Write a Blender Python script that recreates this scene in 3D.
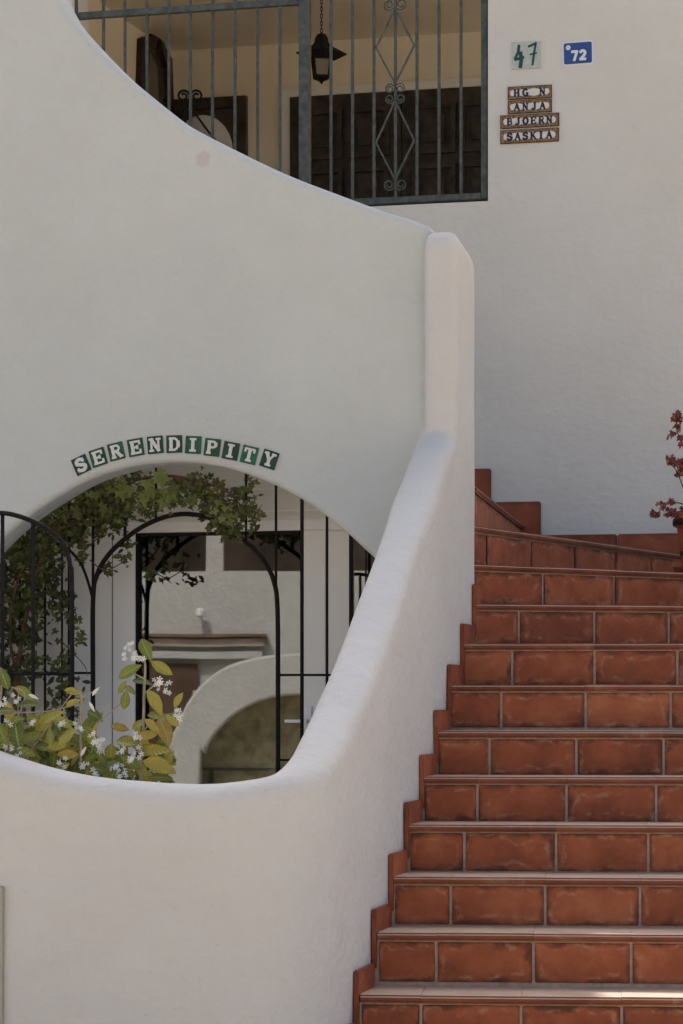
import bpy, bmesh, math, random
from mathutils import Vector, Matrix, noise
random.seed(7)
R = math.radians
for o in list(bpy.data.objects): bpy.data.objects.remove(o)
scene = bpy.context.scene
COL = scene.collection
F = 2812.0; CX = 341.5; HY = 700.0          # lens in pixels, centre column, horizon row

# ------------------------------------------------------------------ camera, sky, sun, exposure
cam = bpy.data.cameras.new('camera'); camo = bpy.data.objects.new('camera', cam); COL.objects.link(camo)
camo.location = (0, 0, 0); camo.rotation_euler = (R(90), 0, 0)
cam.sensor_fit = 'VERTICAL'; cam.sensor_height = 36; cam.lens = 36 * F / 1024
cam.shift_y = (HY - 512) / 1024; cam.clip_start = .1; cam.clip_end = 2000
scene.camera = camo
SUN_EL, SUN_AZ = R(52), R(0)
sd = Vector((math.sin(SUN_AZ) * math.cos(SUN_EL), math.cos(SUN_AZ) * math.cos(SUN_EL), math.sin(SUN_EL)))
w = bpy.data.worlds.new('World'); scene.world = w; w.use_nodes = True
nt = w.node_tree; sky = nt.nodes.new('ShaderNodeTexSky'); sky.sky_type = 'NISHITA'; sky.sun_disc = False
sky.sun_elevation = SUN_EL; sky.sun_rotation = SUN_AZ; sky.air_density = 1.0; sky.dust_density = 6.0; sky.ozone_density = .8
bg = nt.nodes['Background']; bg.inputs['Strength'].default_value = .15
nt.links.new(sky.outputs[0], bg.inputs[0])
sl = bpy.data.lights.new('sun', 'SUN'); sl.energy = 3.0; sl.angle = R(.5); sl.color = (1, .93, .83)
so = bpy.data.objects.new('sun', sl); COL.objects.link(so); so.rotation_euler = (-sd).to_track_quat('-Z', 'Y').to_euler()
so.location = (0, 10, 20)
vs = scene.view_settings; vs.view_transform = 'Standard'; vs.look = 'None'; vs.gamma = 1; vs.exposure = 0.76

# ------------------------------------------------------------------ materials
def mat(name, col, rough=.8, metal=0, var=0, vscale=6, bump=0, bscale=40, spec=.3):
    m = bpy.data.materials.new(name); m.use_nodes = True; n = m.node_tree; b = n.nodes['Principled BSDF']
    b.inputs['Base Color'].default_value = (*col, 1); b.inputs['Roughness'].default_value = rough
    b.inputs['Metallic'].default_value = metal; b.inputs['Specular IOR Level'].default_value = spec
    tc = n.nodes.new('ShaderNodeTexCoord')
    if var:
        t = n.nodes.new('ShaderNodeTexNoise'); t.inputs['Scale'].default_value = vscale; t.inputs['Detail'].default_value = 6
        n.links.new(tc.outputs['Object'], t.inputs['Vector'])
        r = n.nodes.new('ShaderNodeValToRGB'); r.color_ramp.elements[0].position = .3; r.color_ramp.elements[1].position = .7
        r.color_ramp.elements[0].color = (*[c * (1 - var) for c in col], 1); r.color_ramp.elements[1].color = (*[min(1, c * (1 + var)) for c in col], 1)
        n.links.new(t.outputs['Fac'], r.inputs[0]); n.links.new(r.outputs[0], b.inputs['Base Color'])
    if bump:
        t = n.nodes.new('ShaderNodeTexNoise'); t.inputs['Scale'].default_value = bscale; t.inputs['Detail'].default_value = 8
        n.links.new(tc.outputs['Object'], t.inputs['Vector'])
        bp = n.nodes.new('ShaderNodeBump'); bp.inputs['Strength'].default_value = bump; bp.inputs['Distance'].default_value = .01
        n.links.new(t.outputs['Fac'], bp.inputs['Height']); n.links.new(bp.outputs[0], b.inputs['Normal'])
    return m

def plaster(name, col, spot=None, rough_amt=1.0):
    m = bpy.data.materials.new(name); m.use_nodes = True; n = m.node_tree; b = n.nodes['Principled BSDF']
    b.inputs['Roughness'].default_value = .9; b.inputs['Specular IOR Level'].default_value = .15
    g = n.nodes.new('ShaderNodeNewGeometry')
    def nz(scale, det, vec=None, rough=.5):
        t = n.nodes.new('ShaderNodeTexNoise'); t.inputs['Scale'].default_value = scale; t.inputs['Detail'].default_value = det
        t.inputs['Roughness'].default_value = rough
        n.links.new(vec or g.outputs['Position'], t.inputs['Vector']); return t
    def rmp(t, a, bb, ca, cb):
        r = n.nodes.new('ShaderNodeValToRGB'); e = r.color_ramp.elements
        e[0].position = a; e[1].position = bb; e[0].color = (*ca, 1); e[1].color = (*cb, 1)
        n.links.new(t, r.inputs[0]); return r
    mp = n.nodes.new('ShaderNodeMapping'); mp.inputs['Scale'].default_value = (.8, .8, 1)
    n.links.new(g.outputs['Position'], mp.inputs[0])
    a = nz(1.6, 5); r1 = rmp(a.outputs['Fac'], .3, .72, [c * .93 for c in col], col)
    s = nz(9, 8, mp.outputs[0], .6); r2 = rmp(s.outputs['Fac'], .34, .6, (.982, .98, .975), (1, 1, 1))
    mx = n.nodes.new('ShaderNodeMix'); mx.data_type = 'RGBA'; mx.blend_type = 'MULTIPLY'; mx.inputs[0].default_value = 1
    n.links.new(r1.outputs[0], mx.inputs[6]); n.links.new(r2.outputs[0], mx.inputs[7])
    # tiny flecks and hairline marks
    vz = nz(75, 2); r3 = rmp(vz.outputs['Fac'], .26, .30, (.86, .84, .8), (1, 1, 1))
    mx2 = n.nodes.new('ShaderNodeMix'); mx2.data_type = 'RGBA'; mx2.blend_type = 'MULTIPLY'; mx2.inputs[0].default_value = .7
    n.links.new(mx.outputs[2], mx2.inputs[6]); n.links.new(r3.outputs[0], mx2.inputs[7])
    out = mx2.outputs[2]
    if spot:
        vd = n.nodes.new('ShaderNodeVectorMath'); vd.operation = 'DISTANCE'; vd.inputs[1].default_value = spot
        n.links.new(g.outputs['Position'], vd.inputs[0])
        z2 = nz(60, 4); ad = n.nodes.new('ShaderNodeMath'); ad.operation = 'MULTIPLY_ADD'; ad.inputs[1].default_value = -.05
        n.links.new(z2.outputs['Fac'], ad.inputs[0]); n.links.new(vd.outputs['Value'], ad.inputs[2])
        r4 = rmp(ad.outputs[0], 0, .014, (1, 1, 1), (0, 0, 0))
        mm = n.nodes.new('ShaderNodeMath'); mm.operation = 'MULTIPLY'; mm.inputs[1].default_value = .35; n.links.new(r4.outputs[0], mm.inputs[0])
        mx3 = n.nodes.new('ShaderNodeMix'); mx3.data_type = 'RGBA'; n.links.new(mm.outputs[0], mx3.inputs[0])
        n.links.new(out, mx3.inputs[6]); mx3.inputs[7].default_value = (.45, .33, .26, 1); out = mx3.outputs[2]
    n.links.new(out, b.inputs['Base Color'])
    # hand-trowelled surface: broad waves, brush strokes, grain
    mb = n.nodes.new('ShaderNodeMapping'); mb.inputs['Scale'].default_value = (1, 1, .8); n.links.new(g.outputs['Position'], mb.inputs[0])
    h1 = nz(3.5, 3, mb.outputs[0]); h2 = nz(28, 5, mp.outputs[0]); h3 = nz(180, 3)
    def mul(x, k):
        q = n.nodes.new('ShaderNodeMath'); q.operation = 'MULTIPLY'; q.inputs[1].default_value = k; n.links.new(x, q.inputs[0]); return q.outputs[0]
    def add(x, y):
        q = n.nodes.new('ShaderNodeMath'); q.operation = 'ADD'; n.links.new(x, q.inputs[0]); n.links.new(y, q.inputs[1]); return q.outputs[0]
    hh = add(add(mul(h1.outputs['Fac'], 1.5), mul(h2.outputs['Fac'], .42)), mul(h3.outputs['Fac'], .05))
    bp = n.nodes.new('ShaderNodeBump'); bp.inputs['Strength'].default_value = .8 * rough_amt; bp.inputs['Distance'].default_value = .022
    n.links.new(hh, bp.inputs['Height']); n.links.new(bp.outputs[0], b.inputs['Normal'])
    return m

def tile_mat(name, cols, edge, edge_amt=.6, dirt=.6, rough=.65, dust_skylight=None):
    """clay tile: per-tile tone (colour attribute), mottling, and worn / limed rims following each tile's own UV"""
    m = bpy.data.materials.new(name); m.use_nodes = True; n = m.node_tree; b = n.nodes['Principled BSDF']
    b.inputs['Roughness'].default_value = rough; b.inputs['Specular IOR Level'].default_value = .35
    g = n.nodes.new('ShaderNodeNewGeometry'); at = n.nodes.new('ShaderNodeAttribute'); at.attribute_name = 'tone'
    uv = n.nodes.new('ShaderNodeUVMap'); sp = n.nodes.new('ShaderNodeSeparateXYZ'); n.links.new(uv.outputs[0], sp.inputs[0])
    def math_(op, a, bb=None, c=None):
        q = n.nodes.new('ShaderNodeMath'); q.operation = op
        for i, v in enumerate((a, bb, c)):
            if v is None: continue
            if isinstance(v, (int, float)): q.inputs[i].default_value = v
            else: n.links.new(v, q.inputs[i])
        return q.outputs[0]
    # offset noise space per tile so no tile repeats its neighbour
    off = n.nodes.new('ShaderNodeVectorMath'); off.operation = 'SCALE'; n.links.new(at.outputs['Color'], off.inputs[0]); off.inputs['Scale'].default_value = 13
    pv = n.nodes.new('ShaderNodeVectorMath'); pv.operation = 'ADD'; n.links.new(g.outputs['Position'], pv.inputs[0]); n.links.new(off.outputs[0], pv.inputs[1])
    def nz(scale, det, rough=.6):
        t = n.nodes.new('ShaderNodeTexNoise'); t.inputs['Scale'].default_value = scale; t.inputs['Detail'].default_value = det; t.inputs['Roughness'].default_value = rough
        n.links.new(pv.outputs[0], t.inputs['Vector']); return t.outputs['Fac']
    sat = n.nodes.new('ShaderNodeSeparateColor'); n.links.new(at.outputs['Color'], sat.inputs[0])
    r = n.nodes.new('ShaderNodeValToRGB'); e = r.color_ramp.elements
    e[0].position = .3; e[0].color = (*cols[0], 1); e[1].position = .72; e[1].color = (*cols[2], 1)
    k = e.new(.5); k.color = (*cols[1], 1)
    fac = math_('ADD', math_('MULTIPLY', nz(7, 8, .65), .78), math_('MULTIPLY_ADD', sat.outputs[0], .18, .02))
    n.links.new(fac, r.inputs[0])
    # distance to the tile rim, in UV
    du = math_('MINIMUM', sp.outputs[0], math_('SUBTRACT', 1, sp.outputs[0])); dv = math_('MINIMUM', sp.outputs[1], math_('SUBTRACT', 1, sp.outputs[1]))
    d = math_('MINIMUM', math_('MULTIPLY', du, 2.1), dv)
    wob = math_('MULTIPLY_ADD', nz(13, 6), .75, -.31)
    dd = math_('ADD', d, wob)
    rr = n.nodes.new('ShaderNodeValToRGB'); rr.color_ramp.elements[0].position = .03; rr.color_ramp.elements[1].position = .19
    rr.color_ramp.elements[0].color = (1, 1, 1, 1); rr.color_ramp.elements[1].color = (0, 0, 0, 1); n.links.new(dd, rr.inputs[0])
    pat = n.nodes.new('ShaderNodeValToRGB'); pat.color_ramp.elements[0].position = .46; pat.color_ramp.elements[1].position = .68
    n.links.new(nz(22, 6), pat.inputs[0])
    # dark patina rim
    mxd = n.nodes.new('ShaderNodeMix'); mxd.data_type = 'RGBA'; n.links.new(math_('MULTIPLY', rr.outputs[0], dirt), mxd.inputs[0])
    n.links.new(r.outputs[0], mxd.inputs[6]); mxd.inputs[7].default_value = (*[c * .4 for c in cols[0]], 1)
    # lime bloom: arcs a little inside the rim
    ar = n.nodes.new('ShaderNodeValToRGB'); ee = ar.color_ramp.elements; ee[0].position = .09; ee[0].color = (0, 0, 0, 1); ee[1].position = .24; ee[1].color = (0, 0, 0, 1)
    q = ee.new(.15); q.color = (1, 1, 1, 1); n.links.new(math_('ADD', d, math_('MULTIPLY_ADD', nz(6, 5), .9, -.42)), ar.inputs[0])
    mxl = n.nodes.new('ShaderNodeMix'); mxl.data_type = 'RGBA'; n.links.new(math_('MULTIPLY', math_('MULTIPLY', ar.outputs[0], pat.outputs[0]), edge_amt), mxl.inputs[0])
    n.links.new(mxd.outputs[2], mxl.inputs[6]); mxl.inputs[7].default_value = (*edge, 1)
    if dust_skylight:  # up-facing sides and edges paler: dust plus sky light put into the colour
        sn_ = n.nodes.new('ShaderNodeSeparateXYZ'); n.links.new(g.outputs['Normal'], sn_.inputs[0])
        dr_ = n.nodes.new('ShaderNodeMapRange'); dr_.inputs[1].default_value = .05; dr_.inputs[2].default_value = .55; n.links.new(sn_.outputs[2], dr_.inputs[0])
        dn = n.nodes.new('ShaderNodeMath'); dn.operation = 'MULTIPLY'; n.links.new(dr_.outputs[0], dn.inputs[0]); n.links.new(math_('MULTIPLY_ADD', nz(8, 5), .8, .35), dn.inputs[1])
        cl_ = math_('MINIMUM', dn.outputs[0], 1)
        md = n.nodes.new('ShaderNodeMix'); md.data_type = 'RGBA'; n.links.new(cl_, md.inputs[0]); n.links.new(mxl.outputs[2], md.inputs[6]); md.inputs[7].default_value = (*dust_skylight, 1)
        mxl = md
    n.links.new(mxl.outputs[2], b.inputs['Base Color'])
    bp = n.nodes.new('ShaderNodeBump'); bp.inputs['Strength'].default_value = .35; bp.inputs['Distance'].default_value = .006
    n.links.new(nz(30, 6), bp.inputs['Height']); n.links.new(bp.outputs[0], b.inputs['Normal'])
    return m

def ramp_scaled(n, x):
    q = n.nodes.new('ShaderNodeMapRange'); q.inputs[1].default_value = 1.22; q.inputs[2].default_value = 1.5; q.inputs[4].default_value = .75; n.links.new(x, q.inputs[0]); return q.outputs[0]
def leaf_mat(name, stops, trans=.35, rough=.45, veins=False):
    m = bpy.data.materials.new(name); m.use_nodes = True; n = m.node_tree; b = n.nodes['Principled BSDF']
    b.inputs['Roughness'].default_value = rough; b.inputs['Specular IOR Level'].default_value = .35
    at = n.nodes.new('ShaderNodeAttribute'); at.attribute_name = 'tone'
    g = n.nodes.new('ShaderNodeNewGeometry'); t = n.nodes.new('ShaderNodeTexNoise'); t.inputs['Scale'].default_value = 45; t.inputs['Detail'].default_value = 3
    n.links.new(g.outputs['Position'], t.inputs['Vector'])
    ad = n.nodes.new('ShaderNodeMath'); ad.operation = 'MULTIPLY_ADD'; ad.inputs[1].default_value = .22; n.links.new(t.outputs['Fac'], ad.inputs[0])
    s = n.nodes.new('ShaderNodeSeparateColor'); n.links.new(at.outputs['Color'], s.inputs[0])
    sub = n.nodes.new('ShaderNodeMath'); sub.operation = 'SUBTRACT'; sub.inputs[1].default_value = .11; n.links.new(s.outputs[0], sub.inputs[0])
    n.links.new(sub.outputs[0], ad.inputs[2])
    r = n.nodes.new('ShaderNodeValToRGB'); e = r.color_ramp.elements
    e[0].position = 0; e[0].color = (*stops[0], 1); e[1].position = 1; e[1].color = (*stops[-1], 1)
    for i, c in enumerate(stops[1:-1]): q = e.new((i + 1) / (len(stops) - 1)); q.color = (*c, 1)
    n.links.new(ad.outputs[0], r.inputs[0])
    if veins:
        def ramp(x, pts):
            q = n.nodes.new('ShaderNodeValToRGB'); e2 = q.color_ramp.elements; e2[0].position, v0 = pts[0]; e2[0].color = (v0,) * 3 + (1,); e2[1].position, v1 = pts[-1]; e2[1].color = (v1,) * 3 + (1,)
            for p_, v_ in pts[1:-1]: k_ = e2.new(p_); k_.color = (v_,) * 3 + (1,)
            n.links.new(x, q.inputs[0]); return q.outputs[0]
        def mix_(f_, a_, c_):
            q = n.nodes.new('ShaderNodeMix'); q.data_type = 'RGBA'; n.links.new(f_, q.inputs[0]); n.links.new(a_, q.inputs[6]); q.inputs[7].default_value = (*c_, 1); return q.outputs[2]
        mid = ramp(s.outputs[1], [(.04, .7), (.14, 0)])
        c1 = mix_(mid, r.outputs[0], (.42, .40, .14))
        # side veins: stripes slanting from the midrib
        m1 = n.nodes.new('ShaderNodeMath'); m1.operation = 'MULTIPLY_ADD'; m1.inputs[1].default_value = -.13; n.links.new(s.outputs[1], m1.inputs[0]); n.links.new(s.outputs[2], m1.inputs[2])
        m2 = n.nodes.new('ShaderNodeMath'); m2.operation = 'MULTIPLY'; m2.inputs[1].default_value = 55; n.links.new(m1.outputs[0], m2.inputs[0])
        m3 = n.nodes.new('ShaderNodeMath'); m3.operation = 'SINE'; n.links.new(m2.outputs[0], m3.inputs[0])
        c2 = mix_(ramp(m3.outputs[0], [(.75, 0), (1, .3)]), c1, (.34, .33, .10))
        m4 = n.nodes.new('ShaderNodeMath'); m4.operation = 'MULTIPLY_ADD'; m4.inputs[1].default_value = .9; n.links.new(t.outputs['Fac'], m4.inputs[0]); n.links.new(s.outputs[1], m4.inputs[2])
        c3 = mix_(ramp(m4.outputs[0], [(1.0, 0), (1.0, 0)]) if False else ramp_scaled(n, m4.outputs[0]), c2, (.17, .075, .02))
        class _o: outputs = [c3]
        r = _o
        bp_ = n.nodes.new('ShaderNodeBump'); bp_.inputs['Strength'].default_value = .5; bp_.inputs['Distance'].default_value = .002; n.links.new(m3.outputs[0], bp_.inputs['Height']); n.links.new(bp_.outputs[0], b.inputs['Normal'])
    n.links.new(r.outputs[0], b.inputs['Base Color'])
    tr = n.nodes.new('ShaderNodeBsdfTranslucent'); n.links.new(r.outputs[0], tr.inputs[0])
    mx = n.nodes.new('ShaderNodeMixShader'); mx.inputs[0].default_value = trans
    n.links.new(b.outputs[0], mx.inputs[1]); n.links.new(tr.outputs[0], mx.inputs[2]); n.links.new(mx.outputs[0], n.nodes['Material Output'].inputs[0])
    return m

def glass_mat(name, refl=.2, tint=(.5, .52, .5)):
    m = bpy.data.materials.new(name); m.use_nodes = True; n = m.node_tree; n.nodes.remove(n.nodes['Principled BSDF'])
    tr = n.nodes.new('ShaderNodeBsdfTransparent'); tr.inputs[0].default_value = (*tint, 1)
    gl = n.nodes.new('ShaderNodeBsdfGlossy'); gl.inputs['Roughness'].default_value = .01; gl.inputs[0].default_value = (.96, .98, 1, 1)
    g = n.nodes.new('ShaderNodeNewGeometry'); t = n.nodes.new('ShaderNodeTexNoise'); t.inputs['Scale'].default_value = 1.3
    n.links.new(g.outputs['Position'], t.inputs['Vector']); bp = n.nodes.new('ShaderNodeBump'); bp.inputs['Strength'].default_value = .03; bp.inputs['Distance'].default_value = .01
    n.links.new(t.outputs['Fac'], bp.inputs['Height']); n.links.new(bp.outputs[0], gl.inputs['Normal'])
    mx = n.nodes.new('ShaderNodeMixShader'); mx.inputs[0].default_value = refl
    n.links.new(tr.outputs[0], mx.inputs[1]); n.links.new(gl.outputs[0], mx.inputs[2]); n.links.new(mx.outputs[0], n.nodes['Material Output'].inputs[0])
    return m

M = {}
M['cream'] = mat('cream_wall', (.84, .755, .60), .9, var=.06, vscale=2, bump=.2)
M['frame_white'] = mat('white_frame', (.82, .79, .74), .45, var=.03, vscale=3)
M['iron'] = mat('black_iron', (.016, .013, .011), .65, 0, var=.4, vscale=60, bump=.3, bscale=120, spec=.12)
M['iron_grey'] = mat('grey_green_painted_iron', (.095, .102, .088), .5, .1, var=.35, vscale=30, bump=.3, bscale=120)
M['darkwood'] = mat('dark_stained_wood', (.05, .037, .028), .4, var=.5, vscale=14, bump=.3, bscale=60)
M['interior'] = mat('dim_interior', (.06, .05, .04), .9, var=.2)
M['paving'] = mat('pale_paving', (.52, .44, .33), .9, var=.12, vscale=2.5, bump=.3)
M['grout'] = mat('cement_grout', (.44, .33, .255), .95, var=.2, vscale=40, bump=.4, bscale=90)
M['terra'] = tile_mat('terracotta_riser_tile', ((.18, .042, .015), (.33, .082, .028), (.45, .145, .055)), (.52, .30, .18), .6, .8, .6)
M['tread'] = tile_mat('terracotta_tread_tile', ((.13, .029, .009), (.22, .052, .017), (.30, .085, .03)), (.5, .36, .27), .3, .2, .5, dust_skylight=(.58, .455, .345))
M['skirt'] = tile_mat('terracotta_skirting', ((.20, .048, .02), (.31, .08, .03), (.40, .12, .048)), (.45, .24, .14), .3, .35, .6)
M['pot'] = mat('clay_pot', (.30, .075, .03), .7, var=.3, vscale=20, bump=.3)
M['potrim'] = mat('dark_glazed_rim', (.02, .016, .014), .4)
M['glass'] = glass_mat('window_glass', .17)
M['tile_green'] = mat('dark_green_glaze', (.02, .075, .04), .3, var=.35, vscale=25, spec=.2)
M['tile_green2'] = mat('mid_green_glaze', (.022, .115, .06), .3, var=.35, vscale=25, spec=.2)
M['tile_black'] = mat('blackish_green_glaze', (.018, .048, .034), .3, var=.4, vscale=25, spec=.2)
M['letter_white'] = mat('cream_glaze_letter', (.62, .62, .55), .4, var=.08, vscale=60)
M['tile_pale'] = mat('pale_green_white_glaze', (.50, .54, .46), .35, var=.12, vscale=40)
M['ink'] = mat('dark_green_ink', (.02, .07, .055), .4)
M['blueplate'] = mat('blue_enamel', (.035, .08, .25), .3, var=.05)
M['enamel'] = mat('white_enamel', (.75, .76, .78), .3)
M['tile_brown'] = mat('brown_ornament_glaze', (.26, .13, .055), .4, var=.9, vscale=140)
M['tile_dark'] = mat('dark_tile_edge', (.06, .035, .02), .5)
M['tile_ivory'] = mat('ivory_glaze', (.74, .70, .62), .35, var=.08, vscale=60)
M['ink_black'] = mat('black_ink', (.02, .022, .035), .4)
M['beige_box'] = mat('beige_painted_panel', (.42, .38, .31), .7, var=.08, bump=.1)
M['cushion'] = mat('cream_cushion', (.42, .35, .27), .95, var=.08, vscale=10, bump=.2, bscale=80)
M['mirrorglass'] = mat('mirror_glass', (.35, .35, .35), .1, 1)
M['carved'] = mat('carved_dark_frame', (.035, .018, .013), .5, var=.7, vscale=40, bump=.8, bscale=50)
M['lampglass'] = mat('frosted_lamp_glass', (.24, .18, .11), .3)
M['bark'] = mat('brown_vine_bark', (.13, .07, .045), .9, var=.3, vscale=30, bump=.4)
M['twig'] = mat('pale_twig', (.34, .29, .2), .8, var=.2, vscale=30)
M['vine'] = leaf_mat('vine_leaf', ((.03, .032, .012), (.09, .10, .028), (.18, .20, .055), (.34, .38, .12)), .4, .5)
M['shrubleaf'] = leaf_mat('shrub_leaf', ((.07, .11, .02), (.18, .22, .035), (.36, .34, .055), (.50, .39, .06), (.25, .13, .035)), .3, .26, True)
M['petal'] = leaf_mat('white_petal', ((.6, .56, .42), (.78, .76, .68), (.85, .85, .8)), .2, .6)
M['redleaf'] = leaf_mat('reddish_leaf', ((.07, .018, .012), (.16, .035, .02), (.28, .07, .035), (.45, .2, .12)), .2, .6)
M['hedge'] = mat('hedge_green', (.36, .34, .22), .95, var=.35, vscale=9, bump=1, bscale=20)
M['brownroof'] = mat('brown_tile_edge', (.20, .125, .09), .8, var=.3)
M['soil'] = mat('soil', (.08, .055, .035), 1, var=.3, bump=.5)

# ------------------------------------------------------------------ helpers
def tag(o, label=None, cat=None, group=None, kind=None):
    if label: o['label'] = label
    if cat: o['category'] = cat
    if group: o['group'] = group
    if kind: o['kind'] = kind
    return o
def empty(name, loc=(0, 0, 0)):
    o = bpy.data.objects.new(name, None); COL.objects.link(o); o.location = loc; o.empty_display_size = .1; return o
def obj(name, bm, material, parent=None, smooth=False, recalc=True):
    if recalc: bmesh.ops.recalc_face_normals(bm, faces=bm.faces)
    me = bpy.data.meshes.new(name)
    if smooth:
        for f in bm.faces: f.smooth = True
    bm.to_mesh(me); bm.free(); me.materials.append(material)
    o = bpy.data.objects.new(name, me); COL.objects.link(o)
    if parent:
        o.parent = parent; o.matrix_parent_inverse = Matrix.Translation(parent.location).inverted()
        if parent.parent: o.matrix_parent_inverse = Matrix.Identity(4)
        if parent.type == 'MESH': o.matrix_parent_inverse = Matrix.Identity(4)
    return o
def P(px, py, Y): return Vector(((px - CX) * Y / F, Y, (HY - py) * Y / F))
class Plane:
    """vertical plane: point (x,y), facing the stairs; ang = how far its right end swings to the camera"""
    def __init__(s, x, y, ang=15):
        s.o = Vector((x, y, 0)); s.u = Vector((math.cos(R(ang)), -math.sin(R(ang)), 0)); s.n = Vector((-math.sin(R(ang)), -math.cos(R(ang)), 0))
    def s_at(s, px):
        k = (px - CX) / F                                   # X = k*Y
        return (k * s.o.y - s.o.x) / (s.u.x - k * s.u.y)
    def sz(s, px, py):
        t = s.s_at(px); Y = s.o.y + t * s.u.y; return t, (HY - py) * Y / F
    def pt(s, t, z, out=0): return s.o + s.u * t + s.n * out + Vector((0, 0, z))
    def px(s, px, py, out=0):
        t, z = s.sz(px, py); return s.pt(t, z, out)
    def off(s, d):
        q = Plane(0, 0); q.o = s.o + s.n * d; q.u = s.u; q.n = s.n; return q
def box(bm, o, ux, uy, uz, a, b, c, uvl=None, tone=None, toneval=None, bev=0):
    """box spanning o .. o+ux*a.. ; optional UV on all faces"""
    vs_ = [bm.verts.new(o + ux * (a * i) + uy * (b * j) + uz * (c * k)) for k in (0, 1) for j in (0, 1) for i in (0, 1)]
    fs = []
    for q in ((0, 1, 3, 2), (4, 6, 7, 5), (0, 4, 5, 1), (2, 3, 7, 6), (0, 2, 6, 4), (1, 5, 7, 3)):
        fs.append(bm.faces.new([vs_[i] for i in q]))
    return vs_, fs
def pbox(bm, pl, t0, t1, z0, z1, d0, d1):
    """box on a plane: t along, z up, d out towards the viewer"""
    box(bm, pl.pt(t0, z0, d0), pl.u, pl.n, Vector((0, 0, 1)), t1 - t0, d1 - d0, z1 - z0)
def bevel(bm, r, seg=2):
    bmesh.ops.bevel(bm, geom=bm.edges[:], offset=r, segments=seg, affect='EDGES', profile=.5, clamp_overlap=True)
def tube(bm, pts, r, seg=8, r2=None, cap=True):
    pts = [Vector(p) for p in pts]; n = len(pts); rings = []
    T = []
    for i in range(n):
        a = pts[max(0, i - 1)]; b = pts[min(n - 1, i + 1)]; T.append((b - a).normalized())
    ref = Vector((0, 0, 1)) if abs(T[0].z) < .9 else Vector((1, 0, 0))
    nrm = T[0].cross(ref).normalized()
    for i in range(n):
        nrm = (nrm - T[i] * nrm.dot(T[i])).normalized(); bi = T[i].cross(nrm)
        rr = r if r2 is None else r + (r2 - r) * i / (n - 1)
        rings.append([bm.verts.new(pts[i] + (nrm * math.cos(6.28318 * k / seg) + bi * math.sin(6.28318 * k / seg)) * rr) for k in range(seg)])
    for i in range(n - 1):
        for k in range(seg): bm.faces.new((rings[i][k], rings[i][(k + 1) % seg], rings[i + 1][(k + 1) % seg], rings[i + 1][k]))
    if cap: bm.faces.new(rings[0][::-1]); bm.faces.new(rings[-1])
def sq(bm, p0, p1, ww, up=Vector((0, 0, 1)), ww2=None):
    """square bar"""
    p0 = Vector(p0); p1 = Vector(p1); t = (p1 - p0); L = t.length; t = t / L
    a = t.cross(up)
    if a.length < .1: a = t.cross(Vector((1, 0, 0)))
    a.normalize(); b = t.cross(a); ww2 = ww2 or ww
    box(bm, p0 - a * ww / 2 - b * ww2 / 2, a, b, t, ww, ww2, L)
def lathe(bm, prof, c, seg=24, axis=None, a0=0):
    rings = []
    for (r, z) in prof: rings.append([bm.verts.new(Vector((c[0] + r * math.cos(a0 + 6.28318 * k / seg), c[1] + r * math.sin(a0 + 6.28318 * k / seg), c[2] + z))) for k in range(seg)])
    for i in range(len(rings) - 1):
        for k in range(seg): bm.faces.new((rings[i][k], rings[i][(k + 1) % seg], rings[i + 1][(k + 1) % seg], rings[i + 1][k]))
    bm.faces.new(rings[0][::-1]); bm.faces.new(rings[-1])
def smooth_curve(pts, n):
    """Catmull-Rom resample"""
    out = []; m = len(pts)
    for i in range(m - 1):
        p0 = pts[max(0, i - 1)]; p1 = pts[i]; p2 = pts[i + 1]; p3 = pts[min(m - 1, i + 2)]
        for k in range(n):
            t = k / n; q = []
            for d in range(len(p1)):
                q.append(.5 * (2 * p1[d] + (p2[d] - p0[d]) * t + (2 * p0[d] - 5 * p1[d] + 4 * p2[d] - p3[d]) * t * t + (3 * p1[d] - p0[d] - 3 * p2[d] + p3[d]) * t ** 3))
            out.append(tuple(q))
    out.append(tuple(pts[-1])); return out
def slab(name, pl, poly, thick, r, material, parent=None, seg=5, wob=0, face_r=None):
    """rounded-edge masonry slab: poly in plane coordinates (t,z), front at the plane, body behind it"""
    n = len(poly); area = sum(poly[i][0] * poly[(i + 1) % n][1] - poly[(i + 1) % n][0] * poly[i][1] for i in range(n))
    if area < 0: poly = poly[::-1]
    nr = []
    for i in range(n):
        a = Vector(poly[i - 1]); b = Vector(poly[i]); c = Vector(poly[(i + 1) % n])
        e1 = (b - a).normalized(); e2 = (c - b).normalized(); n1 = Vector((-e1.y, e1.x)); n2 = Vector((-e2.y, e2.x))
        m = n1 + n2; m = m / max(.35, m.dot(n1)) if m.length > 1e-6 else n1; nr.append(m)
    rr = face_r or [r] * n
    bm = bmesh.new(); rings = []
    prof = [(1 - math.sin(a), 1 - math.cos(a)) for a in [math.pi / 2 * k / seg for k in range(seg + 1)]]   # (inset, depth)
    for ins, dep in prof + [(-9, 0)]:
        if ins == -9: break
        rings.append([bm.verts.new(pl.pt(poly[i][0] + nr[i].x * r * ins, poly[i][1] + nr[i].y * r * ins, -r * dep)) for i in range(n)])
    for ins, dep in prof[::-1]:
        rings.append([bm.verts.new(pl.pt(poly[i][0] + nr[i].x * r * ins, poly[i][1] + nr[i].y * r * ins, -thick + r * dep)) for i in range(n)])
    for a, b in zip(rings[:-1], rings[1:]):
        for i in range(n):
            f = bm.faces.new((a[i], a[(i + 1) % n], b[(i + 1) % n], b[i])); f.smooth = True
    for ring in (rings[0], rings[-1]):
        es = [bm.edges.get((ring[i], ring[(i + 1) % n])) for i in range(n)]
        bmesh.ops.triangle_fill(bm, edges=es, use_beauty=True)
    return obj(name, bm, material, parent)

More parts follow.
